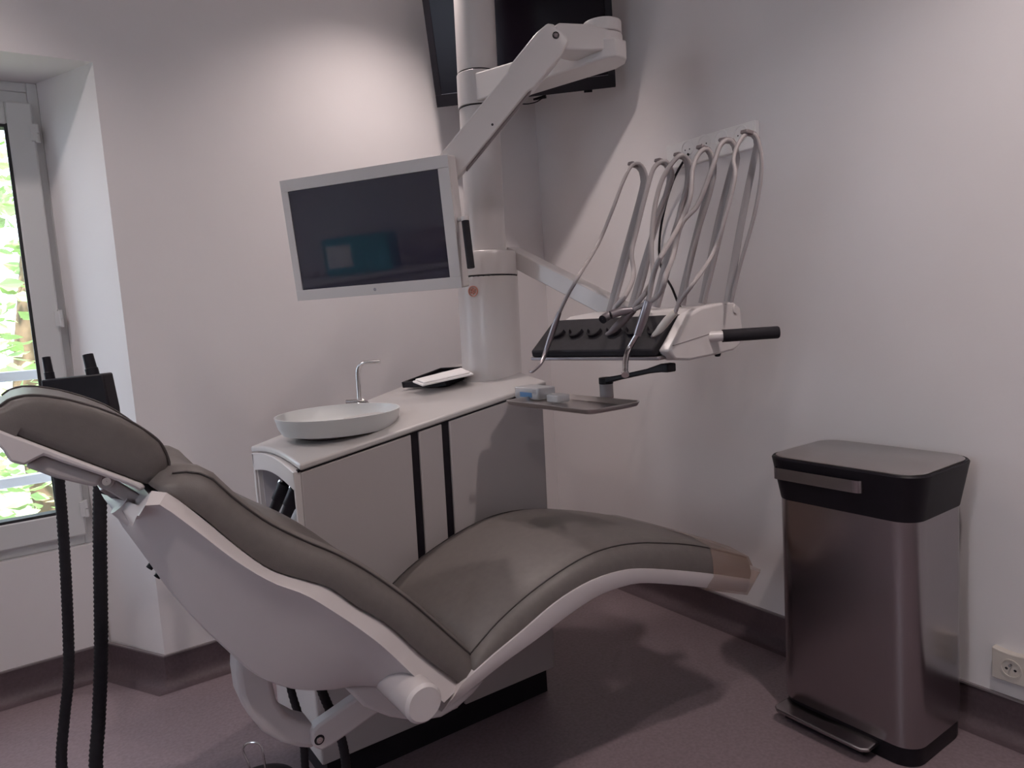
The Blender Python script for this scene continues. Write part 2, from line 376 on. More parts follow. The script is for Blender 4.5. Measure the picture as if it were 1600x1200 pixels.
# small round red rosette badge on the column
bc = ony(737, 455, KY-.05); bd = Vector((-.70,-.71,0)).normalized()
c0 = Vector((kx(1.2),KY,bc.z)) + (Vector((bc.x-kx(1.2), bc.y-KY, 0))).normalized()*.0975
bd = (c0 - Vector((kx(1.2),KY,c0.z))).normalized()
m = MB(); m.lathe(c0, [(.0165,-.004),(.0165,.0012),(.0138,.0012),(.0138,-.004)], bd, 26)
for k in range(6):
    a = k*math.pi/3; U = Vector((0,0,1)); W = bd.cross(U); q = c0 + (U*math.cos(a)+W*math.sin(a))*.0075
    m.lathe(q, [(.0028,-.003),(.0028,.0012),(.0003,.0012)], bd, 8)
m.lathe(c0, [(.0032,-.003),(.0032,.0012),(.0003,.0012)], bd, 10)
m.build('rosette_badge', 'badge_red', unit)['label'] = 'small round red rosette badge'
# faucet (a part of the unit)
fb = onctr(578, 640, .006); 
ft = [fb, fb+Vector((0,0,.04)), fb+Vector((-.004,0,.115))]
tip = onpl(594, 565, fb, (-.563,-.82,0)); el = onpl(562, 578, fb, (-.563,-.82,0)); st = onpl(562, 632, fb, (-.563,-.82,0))
m = MB(); m.tube(cr([st, onpl(560,600,fb,(-.563,-.82,0)), onpl(559,580,fb,(-.563,-.82,0)), onpl(564,569,fb,(-.563,-.82,0)), onpl(576,566,fb,(-.563,-.82,0)), tip], 24), .0062, 12)
m.build('cup_filler_spout', 'chrome', unit)
a_, b_ = onpl(541,628,fb,(-.563,-.82,0)), onpl(588,634,fb,(-.563,-.82,0))
m = MB(); m.tube(cr([a_, onpl(562,627,fb,(-.563,-.82,0)), onpl(572,629,fb,(-.563,-.82,0)), onpl(580,645,fb,(-.563,-.82,0))], 12), .007, 10); m.cyl(onctr(566,648), st, .010); m.build('bowl_rinse_spout', 'chrome', unit)

# frosted glass spittoon bowl
bc = onctr(531, 675, 0); 
bp = Vector((bc.x, bc.y, ztop(bc.x)+.006))
R_ = .162
m = MB().lathe(bp, [(.0005,.004),(.128,.0),(.146,.004),(.155,.019),(R_,.046),(R_+.001,.049),(R_-.004,.049),(.150,.022),(.139,.011),(.0005,.012)], seg=56)
bowl = thing('spittoon_bowl', 'shallow frosted glass spittoon bowl on the left end of the worktop', 'bowl', bp)
m.build('bowl_glass', 'frosted_glass', bowl)
m = MB().lathe(bp, [(.0005,-.018),(.09,-.018),(.112,-.004),(.112,.0),(.0005,.0)], seg=40); m.build('bowl_seat', 'hose_dark', bowl)
m = MB().lathe(bp+Vector((.01,0,0)), [(.0005,.0125),(.02,.0125),(.02,.016),(.0005,.017)], seg=24); m.build('drain_strainer', 'chrome', bowl)

# suction handpieces resting in the niche holder
hold = thing('suction_holder', 'white sloping holder plate with round grey button inside the cabinet niche', 'holder', (CX0+.10, 1.80, .511))
hp = [onx(px, py, CX0+.05) for px, py in ((412,790),(436,760),(474,742),(480,830),(430,840))]
e0 = Vector((CX0+.03, CY0+.05, .55)); 
m = MB(); m.prism([(CX0+.03,CY0+.05,.512),(CX0+.03,CY1-.05,.512),(CX0+.03,CY1-.05,.60),(CX0+.10,CY1-.05,.735),(CX0+.10,CY0+.05,.735),(CX0+.03,CY0+.05,.60)][:0] or
        [(CX0+.016,CY0+.04,.522),(CX0+.16,CY0+.04,.522),(CX0+.16,CY0+.04,.748),(CX0+.082,CY0+.04,.748),(CX0+.016,CY0+.04,.608)], (0, CY1-CY0-.10, 0))
m.build('holder_plate', 'unit_white', hold, bevel=.006)
sl = Vector((.07,0,.148)).normalized(); sn = Vector((-.148,0,.07)).normalized()
def onslope(px, py, h=0.): return onpl(px, py, Vector((CX0+.012,1.8,.60))+sn*h, sn)
q = onslope(428, 778); MB().lathe(q, [(.0005,.004),(.018,.004),(.018,-.004)], sn, 24).build('button', 'niche_grey', hold)
def suction(a, b, label):
    p0, p1 = onslope(*a, .022), onslope(*b, .022)
    t = thing('suction_handpiece', label, 'suction handle', p1, 'suction handpieces in the niche')
    d = (p0-p1).normalized()
    m = MB(); m.tube([p1, p1+(p0-p1)*.45, p1+(p0-p1)*.5, p0, p0+d*.010], [.014,.015,.019,.0195,.011], 18); m.build('handle_body', 'black_plastic', t)
    e = p0 + sn*.014
    MB().lathe(e, [(.0012,.004),(.0045,.004),(.009,.002),(.0095,-.006)], (sn*.4+Vector((-.8,-.5,.2))).normalized(), 20).build('end_ring', 'chrome', t)
suction((446,756), (424,806), 'black suction handpiece in the niche, left of the two')
suction((464,764), (442,816), 'black suction handpiece in the niche, nearer the cabinet edge')

# black tray with folded white napkin on the worktop
tp = [onctr(px, py, .004) for px, py in ((637,604),(692,612),(762,586),(703,577))]
trc = sum(tp, Vector())/4
ux = ((tp[2]-tp[1])+(tp[3]-tp[0])).normalized(); uz = Vector((-.1557,0,1)).normalized(); uy = uz.cross(ux)
trc = trc + uz*.007 - ux*.012; hx = ((tp[2]-tp[1]).length+(tp[3]-tp[0]).length)/4 - .012; hy = min(.10, (tp[1]-tp[0]).length/2)
tr = thing('black_tray', 'flat black plastic tray on the worktop beside the column', 'tray', trc)
MB().obox(trc+uz*.003, ux, uy, uz, hx, hy, .004).build('tray_base', 'black_plastic', tr, bevel=.002)
m = MB()
for s_ in (-1, 1):
    m.obox(trc+uz*.010+uy*s_*(hy-.005), ux, uy, uz, hx, .005, .009); m.obox(trc+uz*.010+ux*s_*(hx-.005), ux, uy, uz, .005, hy-.01, .009)
m.build('tray_rim', 'black_plastic', tr, bevel=.002)
npk = MB()
pn = [onctr(px, py, .034) for px, py in ((645,598),(660,604),(740,586),(725,578))]
npk.prism(pn, uz*.006); npk.prism([p.lerp(sum(pn,Vector())/4, .1)+uz*.006 for p in pn], uz*.005)
tag(npk.build('paper_napkin', 'paper', bevel=.002), 'folded white paper napkin lying in the black tray', 'napkin')

# ------------------------------------------------------------------ dental chair
YC = 1.387
chair = thing('dental_chair', 'reclined grey leather dental chair with white shell and a curved seat', 'dental chair', (.80, YC, 0))
def px_curve(pts, y, n): return cr([ony(px, py, y) for px, py in pts], n)
def mirror(p): return Vector((p.x, 2*YC-p.y, p.z))
# seat --------------------------------------------------------------
NS = 34
seam = px_curve([(735,1022),(774,977),(817,937),(863,902),(910,873),(949,858),(987,851),(1026,850),(1091,855),(1166,873)], 1.185, NS)
lbot = px_curve([(737,1060),(770,1027),(817,988),(871,942),(922,911),(968,895),(1011,891),(1094,897),(1170,908)], 1.160, NS)
rtop = px_curve([(722,1068),(770,1025),(817,986),(871,940),(922,909),(968,893),(1011,889),(1094,895),(1171,905)], 1.155, NS)
rbot = px_curve([(690,1112),(728,1083),(786,1037),(840,998),(891,959),(933,932),(972,917),(1011,911),(1092,917),(1166,926)], 1.160, NS)
secs = []
for k in range(NS):
    f = k/(NS-1); a, b = seam[k], lbot[k]; A, B = mirror(a), mirror(b)
    n_ = (a-b); n_.y = 0; n_.normalize()
    cw = .022*(1-.35*f)
    if k == NS-1: cw *= .5
    sec = [b, b.lerp(a,.35)+Vector((0,-.010,0)), b.lerp(a,.75)+Vector((0,-.009,0)), a+Vector((0,-.001,0))+n_*.003]
    for g in (.06,.16,.32,.5,.68,.84,.94): sec.append(a.lerp(A,g)+n_*(.004+cw*math.sin(math.pi*g)**.6))
    sec += [A+Vector((0,.001,0))+n_*.003, B.lerp(A,.75)+Vector((0,.009,0)), B.lerp(A,.35)+Vector((0,.010,0)), B, B.lerp(b,.5)]
    secs.append(sec)
seat = MB().loft(secs).build('seat_cushion', 'leather_grey', chair, bevel=0, smooth=60)
for mm in (False, True):
    p_ = [(mirror(p) if mm else p)+Vector((0, .0015 if mm else -.0015, .0035)) for p in seam]
    MB().tube(p_, .0017, 6).build('seam_piping', 'piping_dark', seat)
secs = []
for k in range(NS):
    t, b = rtop[k], rbot[k]; T, B = mirror(t), mirror(b); f = k/(NS-1)
    d_ = (b-t); d_.y = 0
    dep_ = .055*math.sin(math.pi*min(1, f*1.15+.08))**.8 if f < .8 else .012
    n_ = d_.normalized()
    secs.append([t, t.lerp(b,.5)+Vector((0,-.004,0)), b, b.lerp(B,.10)+n_*.004, b.lerp(B,.22)+n_*dep_, b.lerp(B,.5)+n_*dep_*1.1, b.lerp(B,.78)+n_*dep_, b.lerp(B,.90)+n_*.004, B, T.lerp(B,.5)+Vector((0,.004,0)), T, T.lerp(t,.5)])
MB().loft(secs).build('seat_frame', 'shell_white', chair, smooth=50)
# clear plastic foot cover with creased pointed end
kf = int(NS*.815); secs = []
for k in list(range(kf, NS)) + [NS]:
    kk = min(k, NS-1); a, l, b = seam[kk], lbot[kk], rbot[kk]; o = .005
    n_ = (a-b); n_.y = 0; n_.normalize()
    half = [b-n_*o+Vector((0,.03,0)), b-n_*o+Vector((0,-o,0)), l+Vector((0,-o-.008,0)), l.lerp(a,.6)+Vector((0,-o-.010,0)), a+n_*(o+.002)+Vector((0,-o,0)), a+n_*(.019)+Vector((0,.06,0)), a+n_*(.022)+Vector((0,.14,0))]
    if k == NS:
        mid = a.lerp(b,.42)+Vector((.046,.0,.0)); half = [mid.lerp(p, .10)*1.0 for p in half]; half = [Vector((h.x, p.y, h.z)) for h, p in zip(half, [b+Vector((0,.03,0)), b, l, l, a, a+Vector((0,.06,0)), a+Vector((0,.14,0))])]
    secs.append(half + [mirror(p) for p in half[::-1]])
fc = MB().loft(secs, cap=False).build('foot_cover', 'clear_film', chair, smooth=25); fc['label'] = 'clear plastic protective foot cover'
# backrest -------------------------------------------------------------
NBk = 34
def yn(f): return 1.185 + (.045)*(1-f)**1.5          # near edge draws in towards the shoulders
def ycurve(pts, dy, n):
    L = len(pts); return cr([ony(px, py, yn(i/(L-1))+dy) for i, (px, py) in enumerate(pts)], n)
bseam = ycurve([(268,742),(300,740),(330,750),(361,778),(415,817),(473,846),(523,867),(577,897),(640,942),(700,994),(738,1028)], 0, NBk)
blow = ycurve([(252,770),(285,786),(318,809),(373,855),(423,889),(473,905),(515,918),(557,947),(607,977),(662,1026),(722,1070)], -.022, NBk)
secs = []
for k in range(NBk):
    f = k/(NBk-1); a, b = bseam[k], blow[k]; A, B = mirror(a), mirror(b)
    n_ = Vector((.62,0,.78)) if f < .9 else Vector((.55,0,.8)); 
    sec = [b, b.lerp(a,.3)+Vector((0,-.010,0)), b.lerp(a,.7)+Vector((0,-.010,0)), a+n_*.002]
    dish = -.014*math.sin(math.pi*f)
    for g in (.06,.16,.32,.5,.68,.84,.94): sec.append(a.lerp(A,g)+n_*(.004+(.008 if g in (.06,.16,.84,.94) else .0)+dish*math.sin(math.pi*g)))
    sec += [A+n_*.002, B.lerp(A,.7)+Vector((0,.010,0)), B.lerp(A,.3)+Vector((0,.010,0)), B, B.lerp(b,.5)]
    secs.append(sec)
# rounded upper end
c_ = sum(secs[0], Vector())/len(secs[0])
s0 = [c_.lerp(p,.55)+Vector((-.020,0,.008)) for p in secs[0]]; s1 = [c_.lerp(p,.86)+Vector((-.013,0,.006)) for p in secs[0]]
bk = MB().loft([s0, s1]+secs).build('backrest_cushion', 'leather_grey', chair, smooth=60)
for mm in (False, True):
    MB().tube([(mirror(p) if mm else p)+Vector((.001, .001 if mm else -.001, .003)) for p in bseam], .0017, 6).build('seam_piping', 'piping_dark', bk)
# white shell of the backrest: rim on both sides, belly curving under
rim_t = ycurve([(224,782),(229,772),(242,766),(265,772),(315,809),(373,855),(423,889),(473,905),(515,918),(557,947),(607,976),(662,1025),(722,1070)], -.012, NBk)
rim_b = ycurve([(217,806),(221,794),(234,788),(252,790),(305,828),(368,876),(425,910),(478,930),(528,960),(565,985),(600,1012),(645,1054),(694,1098)], -.042, NBk)
belly = ycurve([(206,822),(207,832),(222,856),(245,888),(277,934),(319,980),(361,1018),(405,1055),(460,1076),(515,1078),(580,1072),(690,1100)], .05, NBk)
under = ycurve([(163,780),(168,788),(188,812),(226,862),(260,908),(300,955),(345,1000),(395,1045),(455,1070),(515,1072),(590,1068),(690,1098)], .13, NBk)
secs = []
for k in range(NBk):
    t, b, g, u = rim_t[k], rim_b[k], belly[k], under[k]
    sec = [t+Vector((0,.012,-.012)), t, b, b.lerp(g,.10)+Vector((0,.010,0)), b.lerp(g,.40)+Vector((0,.006,0)), b.lerp(g,.75)+Vector((0,.0,0)), g, g.lerp(u,.5)+Vector((-.003,0,-.003)), u]
    sec += [mirror(p) for p in sec[::-1]]
    secs.append(sec)
MB().loft(secs).build('backrest_shell', 'shell_white', chair, smooth=32)
# pivot cover
pc = ony(664, 1101, 1.105)
m = MB().tube([pc+Vector((0,.21,0)), pc+Vector((0,.03,0)), pc+Vector((0,.006,0)), pc], [.034,.0365,.0365,.031], 30); m.build('pivot_cover', 'shell_white', chair)
m = MB().tube([Vector((pc.x,1.46,pc.z)), Vector((pc.x,1.636,pc.z))], [.034,.0365], 24); m.build('pivot_cover', 'shell_white', chair)
# curved under-seat carrier and the beam that joins it to the unit
def expoly(pts, y0, y1): return MB().prism([ony(px, py, y0) for px, py in pts], (0, y1-y0, 0))
m = expoly([(540,1076),(600,1070),(650,1085),(700,1100),(760,1062),(740,1085),(716,1107),(690,1122),(655,1128),(610,1122),(570,1106)], 1.26, 1.50); m.build('seat_carrier', 'shell_white', chair, bevel=.008, seg=3)
m = MB().box(.70, .92, 1.36, 1.639, .34, .42); m.build('lift_beam', 'unit_grey', chair, bevel=.01)
# C-shaped lift ring and link
m = expoly([(372,1020),(371,1055),(376,1090),(390,1120),(412,1146),(440,1162),(470,1170),(492,1171),(500,1150),(488,1132),(470,1128),(448,1116),(434,1096),(428,1070),(424,1040)], 1.33, 1.395)
m.build('lift_ring', 'shell_white', chair, bevel=.010, seg=3)
m = expoly([(487,1146),(497,1134),(560,1090),(600,1066),(626,1084),(600,1108),(518,1166),(502,1174),(490,1168)], 1.315, 1.345); m.build('link_arm', 'shell_white', chair, bevel=.005, seg=2)
m = expoly([(487,1146),(497,1134),(560,1090),(600,1066),(626,1084),(600,1108),(518,1166),(502,1174),(490,1168)], 1.38, 1.41); m.build('link_arm', 'shell_white', chair, bevel=.005, seg=2)
bp_ = ony(500, 1157, 1.312); m = MB().lathe(bp_, [(.0005,.0),(.006,.0),(.007,.002),(.007,.006)], (0,1,0), 18); m.build('link_bolt', 'chrome', chair)
m = MB().lathe(bp_, [(.0072,.0022),(.010,.0022),(.010,.005)], (0,1,0), 18); m.build('bolt_washer', 'black_plastic', chair)
for a in ((240,879),(252,893)):
    q = ony(*a, 1.355); MB().lathe(q+Vector((-.004,0,-.004)), [(.0005,.006),(.006,.006),(.006,-.004)], (-.7,0,-.7), 12).build('shell_screw', 'black_plastic', chair)
# headrest ---------------------------------------------------------------
YH0, YH1 = 1.255, 1.519
out = [(-60,690),(-45,648),(-20,640),(0,636),(15,625),(38,619),(65,619),(105,625),(150,637),(190,652),(225,672),(250,692),(262,715),(264,730),(257,748),(240,758),(225,756),(150,729),(100,710),(50,691),(0,672),(-40,657)]
def hpts(y): return [ony(px, py, y) for px, py in out]
# side outline kept at one near plane, so it is a true extrusion across the chair
base = hpts(YH0); cen = sum(base, Vector())/len(base)
secs = []
for g, sc_, dy in ((0,.55,-.012),(0,.85,-.010),(0,.96,-.005),(0,1.0,.004),(0,1.0,.02),(.5,1.012,0),(1,1.0,-.02),(1,1.0,-.004),(1,.96,.005),(1,.85,.010),(1,.55,.012)):
    yy = YH0 + (YH1-YH0)*g + dy
    secs.append([Vector((cen.x+(p.x-cen.x)*sc_, yy, cen.z+(p.z-cen.z)*(sc_))) for p in base])
hc = MB().loft(secs).build('headrest_cushion', 'leather_grey', chair, smooth=60)
for yy, s_ in ((YH0+.003, -1), (YH1-.003, 1)):
    pp = cr([Vector((p.x, yy, p.z)) for p in base[3:16]], 50); pp = [Vector((cen.x+(p.x-cen.x)*1.004, p.y, cen.z+(p.z-cen.z)*1.004)) for p in pp]
    MB().tube(pp, .0024, 6).build('seam_piping', 'piping_dark', hc)
m = MB().prism([ony(px, py, YH0-.014) for px, py in ((-60,650),(0,672),(50,691),(100,710),(150,729),(222,756),(229,762),(219,768),(200,758),(160,744),(100,724),(68,712),(38,728),(15,722),(5,705),(-10,690),(-60,682))], (0, YH1-YH0+.028, 0))
m.build('headrest_shell', 'shell_white', chair, bevel=.004, seg=2)
m = MB().prism([ony(px, py, YH0+.0) for px, py in ((38,730),(67,711),(110,727),(162,744),(153,762),(140,760),(88,748))], (0, YH1-YH0-.0, 0)); m.build('headrest_bracket', 'unit_grey', chair, bevel=.006, seg=3)
hq = ony(166, 752, YH0+.03)
MB().tube([hq, hq+Vector((0,YH1-YH0-.06,0))], .013, 22).build('hinge_barrel', 'unit_grey', chair, bevel=.002)
MB().lathe(hq, [(.0005,-.003),(.0065,-.003),(.0075,.001)], (0,1,0), 18).build('hinge_cap', 'chrome', chair)
def bar(pa, pb, y0, y1, t, nm, mt):
    a, b = ony(*pa, y0), ony(*pb, y0); d = (b-a).normalized(); n_ = Vector((-d.z,0,d.x))
    MB().prism([a-n_*t, b-n_*t, b+n_*t, a+n_*t], (0, y1-y0, 0)).build(nm, mt, chair, bevel=.002)
bar((166,754),(226,790), 1.30, 1.32, .010, 'headrest_link', 'unit_grey'); bar((166,754),(226,790), 1.45, 1.47, .010, 'headrest_link', 'unit_grey')
bar((160,762),(224,806), 1.35, 1.42, .006, 'headrest_slide', 'hand_steel')
m = MB().tube([ony(186,790,1.30), ony(212,812,1.30)], .016, 20); m.build('slide_socket', 'shell_white', chair)

# ------------------------------------------------------------------ suction hose holder behind the headrest
hb = [dep(px, py, 1.66) for px, py in ((63,594),(160,584),(172,640),(178,700),(75,700))]
sh = thing('suction_hose_holder', 'black suction hose holder bracket standing up behind the headrest', 'holder', (.5, 1.80, .70))
nv = Vector((.563,.82,0))
m = MB().prism(hb, nv*.045); m.build('holder_block', 'black_plastic', sh, bevel=.004)
for (x0_, y0_), (x1_, y1_), r in (((80,600),(72,558),.0095), ((147,592),(137,554),.0125)):
    a, b = dep(x0_, y0_, 1.68), dep(x1_, y1_, 1.68)
    m = MB(); m.tube([a, a.lerp(b,.42), a.lerp(b,.44), a.lerp(b,.47), a.lerp(b,.49), b], [r*1.12, r*1.12, r*1.0, r*1.0, r*.98, r*.92], 18); m.build('suction_socket', 'black_plastic', sh)
m = MB().tube([dep(130,672,1.69), Vector((.30,1.86,.70)), Vector((.498,1.80,.58))], [.014,.014,.016], 14); m.build('holder_arm', 'unit_grey', sh)
def corrug(pts, r, n, pitch=2):
    c = cr(pts, n); return MB().tube(c, [r*(1.06 if (i//1) % 2 else .93) for i in range(n)], 12)
h1 = [dep(86,640,1.70), dep(90,720,1.70), dep(98,820,1.70), dep(103,900,1.70), dep(107,1000,1.70), dep(107,1060,1.70), dep(101,1120,1.70), dep(96,1190,1.69)]
h1 += [Vector((h1[-1].x, h1[-1].y-.01, .07)), Vector((h1[-1].x-.005, h1[-1].y-.06, .0145)), Vector((h1[-1].x-.02, h1[-1].y-.30, .0135))]
h2 = [dep(158,640,1.62), dep(157,720,1.62), dep(156,820,1.62), dep(157,900,1.62), dep(158,1000,1.62), dep(157,1060,1.62), dep(154,1130,1.62), dep(150,1200,1.61)]
h2 += [Vector((h2[-1].x, h2[-1].y-.01, .08)), Vector((h2[-1].x-.005, h2[-1].y-.06, .0170)), Vector((h2[-1].x-.02, h2[-1].y-.30, .0160))]
tag(corrug(h1, .0118, 240).build('suction_hose', 'black_soft', smooth=60), 'thin black corrugated suction hose hanging left, before the window', 'hose', 'hanging suction hoses')
tag(corrug(h2, .0142, 240).build('suction_hose', 'black_soft', smooth=60), 'thick black corrugated suction hose hanging nearest the wall corner', 'hose', 'hanging suction hoses')
# two black supply hoses under the chair
ga = [ony(452,1066,1.50), ony(458,1090,1.50), ony(470,1130,1.50), ony(475,1170,1.50), ony(477,1200,1.51)]; ga += [Vector((ga[-1].x+.005, 1.53, .05)), Vector((ga[-1].x+.05, 1.56, .013)), Vector((.60, 1.58, .013))]
gb = [ony(498,1066,1.46), ony(508,1092,1.46), ony(525,1130,1.46), ony(536,1165,1.46), ony(541,1200,1.47)]; gb += [Vector((gb[-1].x+.005, 1.49, .06)), Vector((gb[-1].x+.04, 1.51, .012)), Vector((.60, 1.52, .012))]
tag(corrug(ga, .0085, 90).build('supply_hose', 'black_soft', smooth=60), 'black supply hose under the backrest, left of the two', 'hose', 'supply hoses under the chair')
tag(corrug(gb, .0100, 90).build('supply_hose', 'black_soft', smooth=60), 'black supply hose under the backrest passing behind the link arm', 'hose', 'supply hoses under the chair')
# foot control with chrome wire loop
fo = onz(408, 1238, 0)
fcn = thing('foot_control', 'foot control with an upright chrome wire loop, on the floor below the chair back', 'foot control', fo)
m = MB().lathe(fo, [(.0005,0),(.085,0),(.09,.006),(.088,.018),(.06,.032),(.0005,.036)], seg=36); m.build('pedal_disc', 'black_plastic', fcn)
wl = [(391,1215),(389,1196),(380,1174),(383,1164),(394,1160),(404,1162),(409,1170),(414,1196),(416,1215)]
dz = (fo-CAM).dot(Vector((RX[2],RY[2],RZ[2])))
m = MB().tube(cr([dep(px, py, dz*.985) for px, py in wl], 44), .0026, 8); m.build('wire_loop', 'chrome', fcn)
for px in (391, 416):
    q = dep(px, 1203, dz*.985); m = MB().tube([Vector((q.x,q.y,.02)), q], .0065, 12); m.build('loop_socket', 'black_plastic', fcn)

# ------------------------------------------------------------------ television across the corner
TA = .336
tn0 = Vector((-.7071,-.7071,0)); tu = Vector((.7071,-.7071,0))            # facing the room; along the screen
tilt = math.radians(17); tn = (tn0*math.cos(tilt) + Vector((0,0,-1))*math.sin(tilt)).normalized(); tv_up = tu.cross(tn) * -1
if tv_up.z < 0: tv_up = -tv_up
def ontv(px, py): return onpl(px, py, (XR-TA, YB-TA, 1.91), tn)
BL, BR = ontv(683,168), ontv(962,136)
tu = (BR-BL).normalized(); tv_up = (tv_up - tu*tv_up.dot(tu)).normalized(); tn = tu.cross(tv_up); 
if tn.y > 0: tn = -tn
TW = (BR-BL).length; TH = TW*.60
tv = thing('wall_television', 'black flat television mounted high across the corner, tilted down behind the column', 'television', BL.lerp(BR,.5)-tn*.03)
def tvp(u, v, d=0.): return BL + tu*u + tv_up*v + tn*d
bz = .024
MB().obox(tvp(TW/2,TH/2,-.028), tu, tv_up, tn, TW/2, TH/2, .022).build('tv_housing', 'black_plastic', tv, bevel=.004)
m = MB()
for u0, u1, v0, v1 in ((0,TW,0,.042),(0,TW,TH-bz,TH),(0,bz,.042,TH-bz),(TW-bz,TW,.042,TH-bz)): m.obox(tvp((u0+u1)/2,(v0+v1)/2,-.003), tu, tv_up, tn, (u1-u0)/2, (v1-v0)/2, .004)
fr = m.build('tv_bezel', 'black_plastic', tv, bevel=.001)
MB().obox(tvp(TW/2,.0425,.0012), tu, tv_up, tn, TW/2-bz, .0006, .0006).build('bezel_line', 'hand_steel', fr, smooth=0)
MB().obox(tvp(TW/2,(TH+.018)/2,-.005), tu, tv_up, tn, TW/2-bz, (TH-.042-bz)/2, .003).build('tv_screen', 'tv_screen', tv, smooth=0)
m = MB().obox(tvp(TW/2,TH*.45,-.085), tu, tv_up, tn, .12, .12, .036); m.tube([tvp(TW/2,TH*.5,-.11), Vector((XR-.05,YB-.05,tvp(0,TH*.5).z+.03))], .024, 12); m.build('wall_mount', 'black_plastic', tv)
def textobj(body, size, p, u, v, n, m_, parent, name='lettering', ext=.0004):
    cu = bpy.data.curves.new(name, 'FONT'); cu.body = body; cu.size = size; cu.extrude = ext; cu.align_x = 'CENTER'; cu.align_y = 'CENTER'
    o = bpy.data.objects.new(name, cu); COL.objects.link(o)
    dg = bpy.context.evaluated_depsgraph_get(); me = bpy.data.meshes.new_from_object(o.evaluated_get(dg)); bpy.data.objects.remove(o)
    me.materials.clear(); me.materials.append(MATS[m_]); ob = bpy.data.objects.new(name, me); COL.objects.link(ob)
    mw = Matrix(((u.x,v.x,n.x,p.x),(u.y,v.y,n.y,p.y),(u.z,v.z,n.z,p.z),(0,0,0,1)))
    if parent: ob.parent = parent; mw = Matrix.Translation(-Vector(parent['wl'])) @ mw
    ob.matrix_basis = mw; return ob
lp = ontv(809, 147); lu, lv = (lp-BL).dot(tu), (lp-BL).dot(tv_up)
textobj('PHILIPS', .019, tvp(lu, .017, .0016), tu, tv_up, tn, 'print_white', tv, 'maker_lettering')
cb = [ontv(800,157), ontv(810,162), ontv(822,163), ontv(836,160), ontv(846,154), ontv(852,150)]
m = MB().tube(cr([p-tn*.03 for p in cb], 20), .0022, 8); m.tube([ontv(832,156)-tn*.03, ontv(852,151)-tn*.025], [.004,.007], 10); m.build('tv_cable', 'black_plastic', tv)
m = MB().tube([ontv(912,143)-tn*.02, ontv(925,142)-tn*.02], .005, 10); m.build('tv_sensor', 'black_plastic', tv)

# ------------------------------------------------------------------ monitor and its arm
mu = Vector((.544,-.839,0)).normalized(); md = Vector((.08,.04,-1)); md = (md - mu*md.dot(mu)).normalized(); mn = mu.cross(md)
if mn.y > 0: mn = -mn
MW = .50; MTL = dep(437,283,1.9); MH = .318
mon = thing('monitor', 'white framed glossy monitor on the upper arm, left of the column', 'monitor', MTL+mu*MW/2+md*MH)
def mp(u, v, d=0.): return MTL + mu*u + md*v + mn*d
MB().obox(mp(MW/2,MH/2,-.024), mu, md, mn, MW/2, MH/2, .020).build('monitor_housing', 'unit_white', mon, bevel=.004)
m = MB(); s0, s1, s2, s3 = .022, .030, .030, .028
for u0, u1, v0, v1 in ((0,MW,0,s2),(0,MW,MH-s3,MH),(0,s0,s2,MH-s3),(MW-s1,MW,s2,MH-s3)): m.obox(mp((u0+u1)/2,(v0+v1)/2,-.001), mu, md, mn, (u1-u0)/2, (v1-v0)/2, .003)
m.build('monitor_frame', 'unit_white', mon, bevel=.0008)
MB().obox(mp((s0+MW-s1)/2,(s2+MH-s3)/2,-.003), mu, md, mn, (MW-s0-s1)/2, (MH-s2-s3)/2, .003).build('screen', 'monitor_screen', mon, smooth=0)
MB().lathe(mp(MW*.5,MH-s3*.5,.002), [(.0005,.0012),(.0030,.0012),(.0042,.0008),(.0045,-.001)], mn, 18).build('power_button', 'hand_steel', mon)
m = MB().obox(mp(MW/2+.08,MH/2,-.06), mu, md, mn, .06, .06, .018); m.build('back_mount', 'unit_white', mon, bevel=.004)
hA, hB = mp(MW+.014,MH*.43,-.06), mp(MW+.014,MH*.80,-.06)
hA = dep(727,345,1.735); hB = dep(736,419,1.735)
m = MB().tube([hA, hB], .0095, 16); m.build('handle_grip', 'black_soft', mon, bevel=.001)
m = MB().tube([hA+Vector((.0,.0,.006)), mp(MW-.03,(hA-MTL).dot(md)-.004,-.03)], .006, 10); m.tube([hA+(hA-hB).normalized()*.01, hA], .0095, 14); m.build('handle_bracket', 'unit_white', mon)

arm = thing('jointed_support', 'white jointed arm reaching from the column to the monitor, before the television', 'support arm', (kx(1.82), KY, 1.775))
m = MB().tube([(kx(z),KY,z) for z in (1.775,1.875)], .0655, 36); 
m.build('swivel_ring', 'unit_white', arm, bevel=.002)
for z in (1.773, 1.877): MB().tube([(kx(z),KY,z-.0015),(kx(z),KY,z+.0015)], .064, 36).build('joint_line', 'black_plastic', arm, smooth=0)
jt = dep(942, 72, 1.86)
a0 = Vector((kx(1.76), KY, 1.824)); jd = (Vector((jt.x,jt.y,0))-Vector((a0.x,a0.y,0))).normalized(); js = Vector((-jd.y,jd.x,0))
L1 = (Vector((jt.x,jt.y,0))-Vector((a0.x,a0.y,0))).length
zj = jt.z
secs = []
for f, wd, h0, h1 in ((.08,.046,-.040,.042),(.5,.047,-.038,.034),(1.0,.050,-.036,.018),(1.07,.044,-.034,.016),(1.12,.020,-.032,.014)):
    c = Vector((a0.x,a0.y,0)) + jd*L1*f; z = 1.824 + (zj-.014-1.824)*min(1,f)
    secs.append([c+js*wd+Vector((0,0,z+h0)), c+js*wd*1.0+Vector((0,0,z+h1)), c-js*wd+Vector((0,0,z+h1)), c-js*wd+Vector((0,0,z+h0))])
MB().loft(secs).build('horizontal_arm', 'unit_white', arm, bevel=.005, seg=3)
m = MB().tube([jt+Vector((0,0,-.040)), jt+Vector((0,0,.022))], .051, 36); m.build('elbow_joint', 'unit_white', arm, bevel=.003)
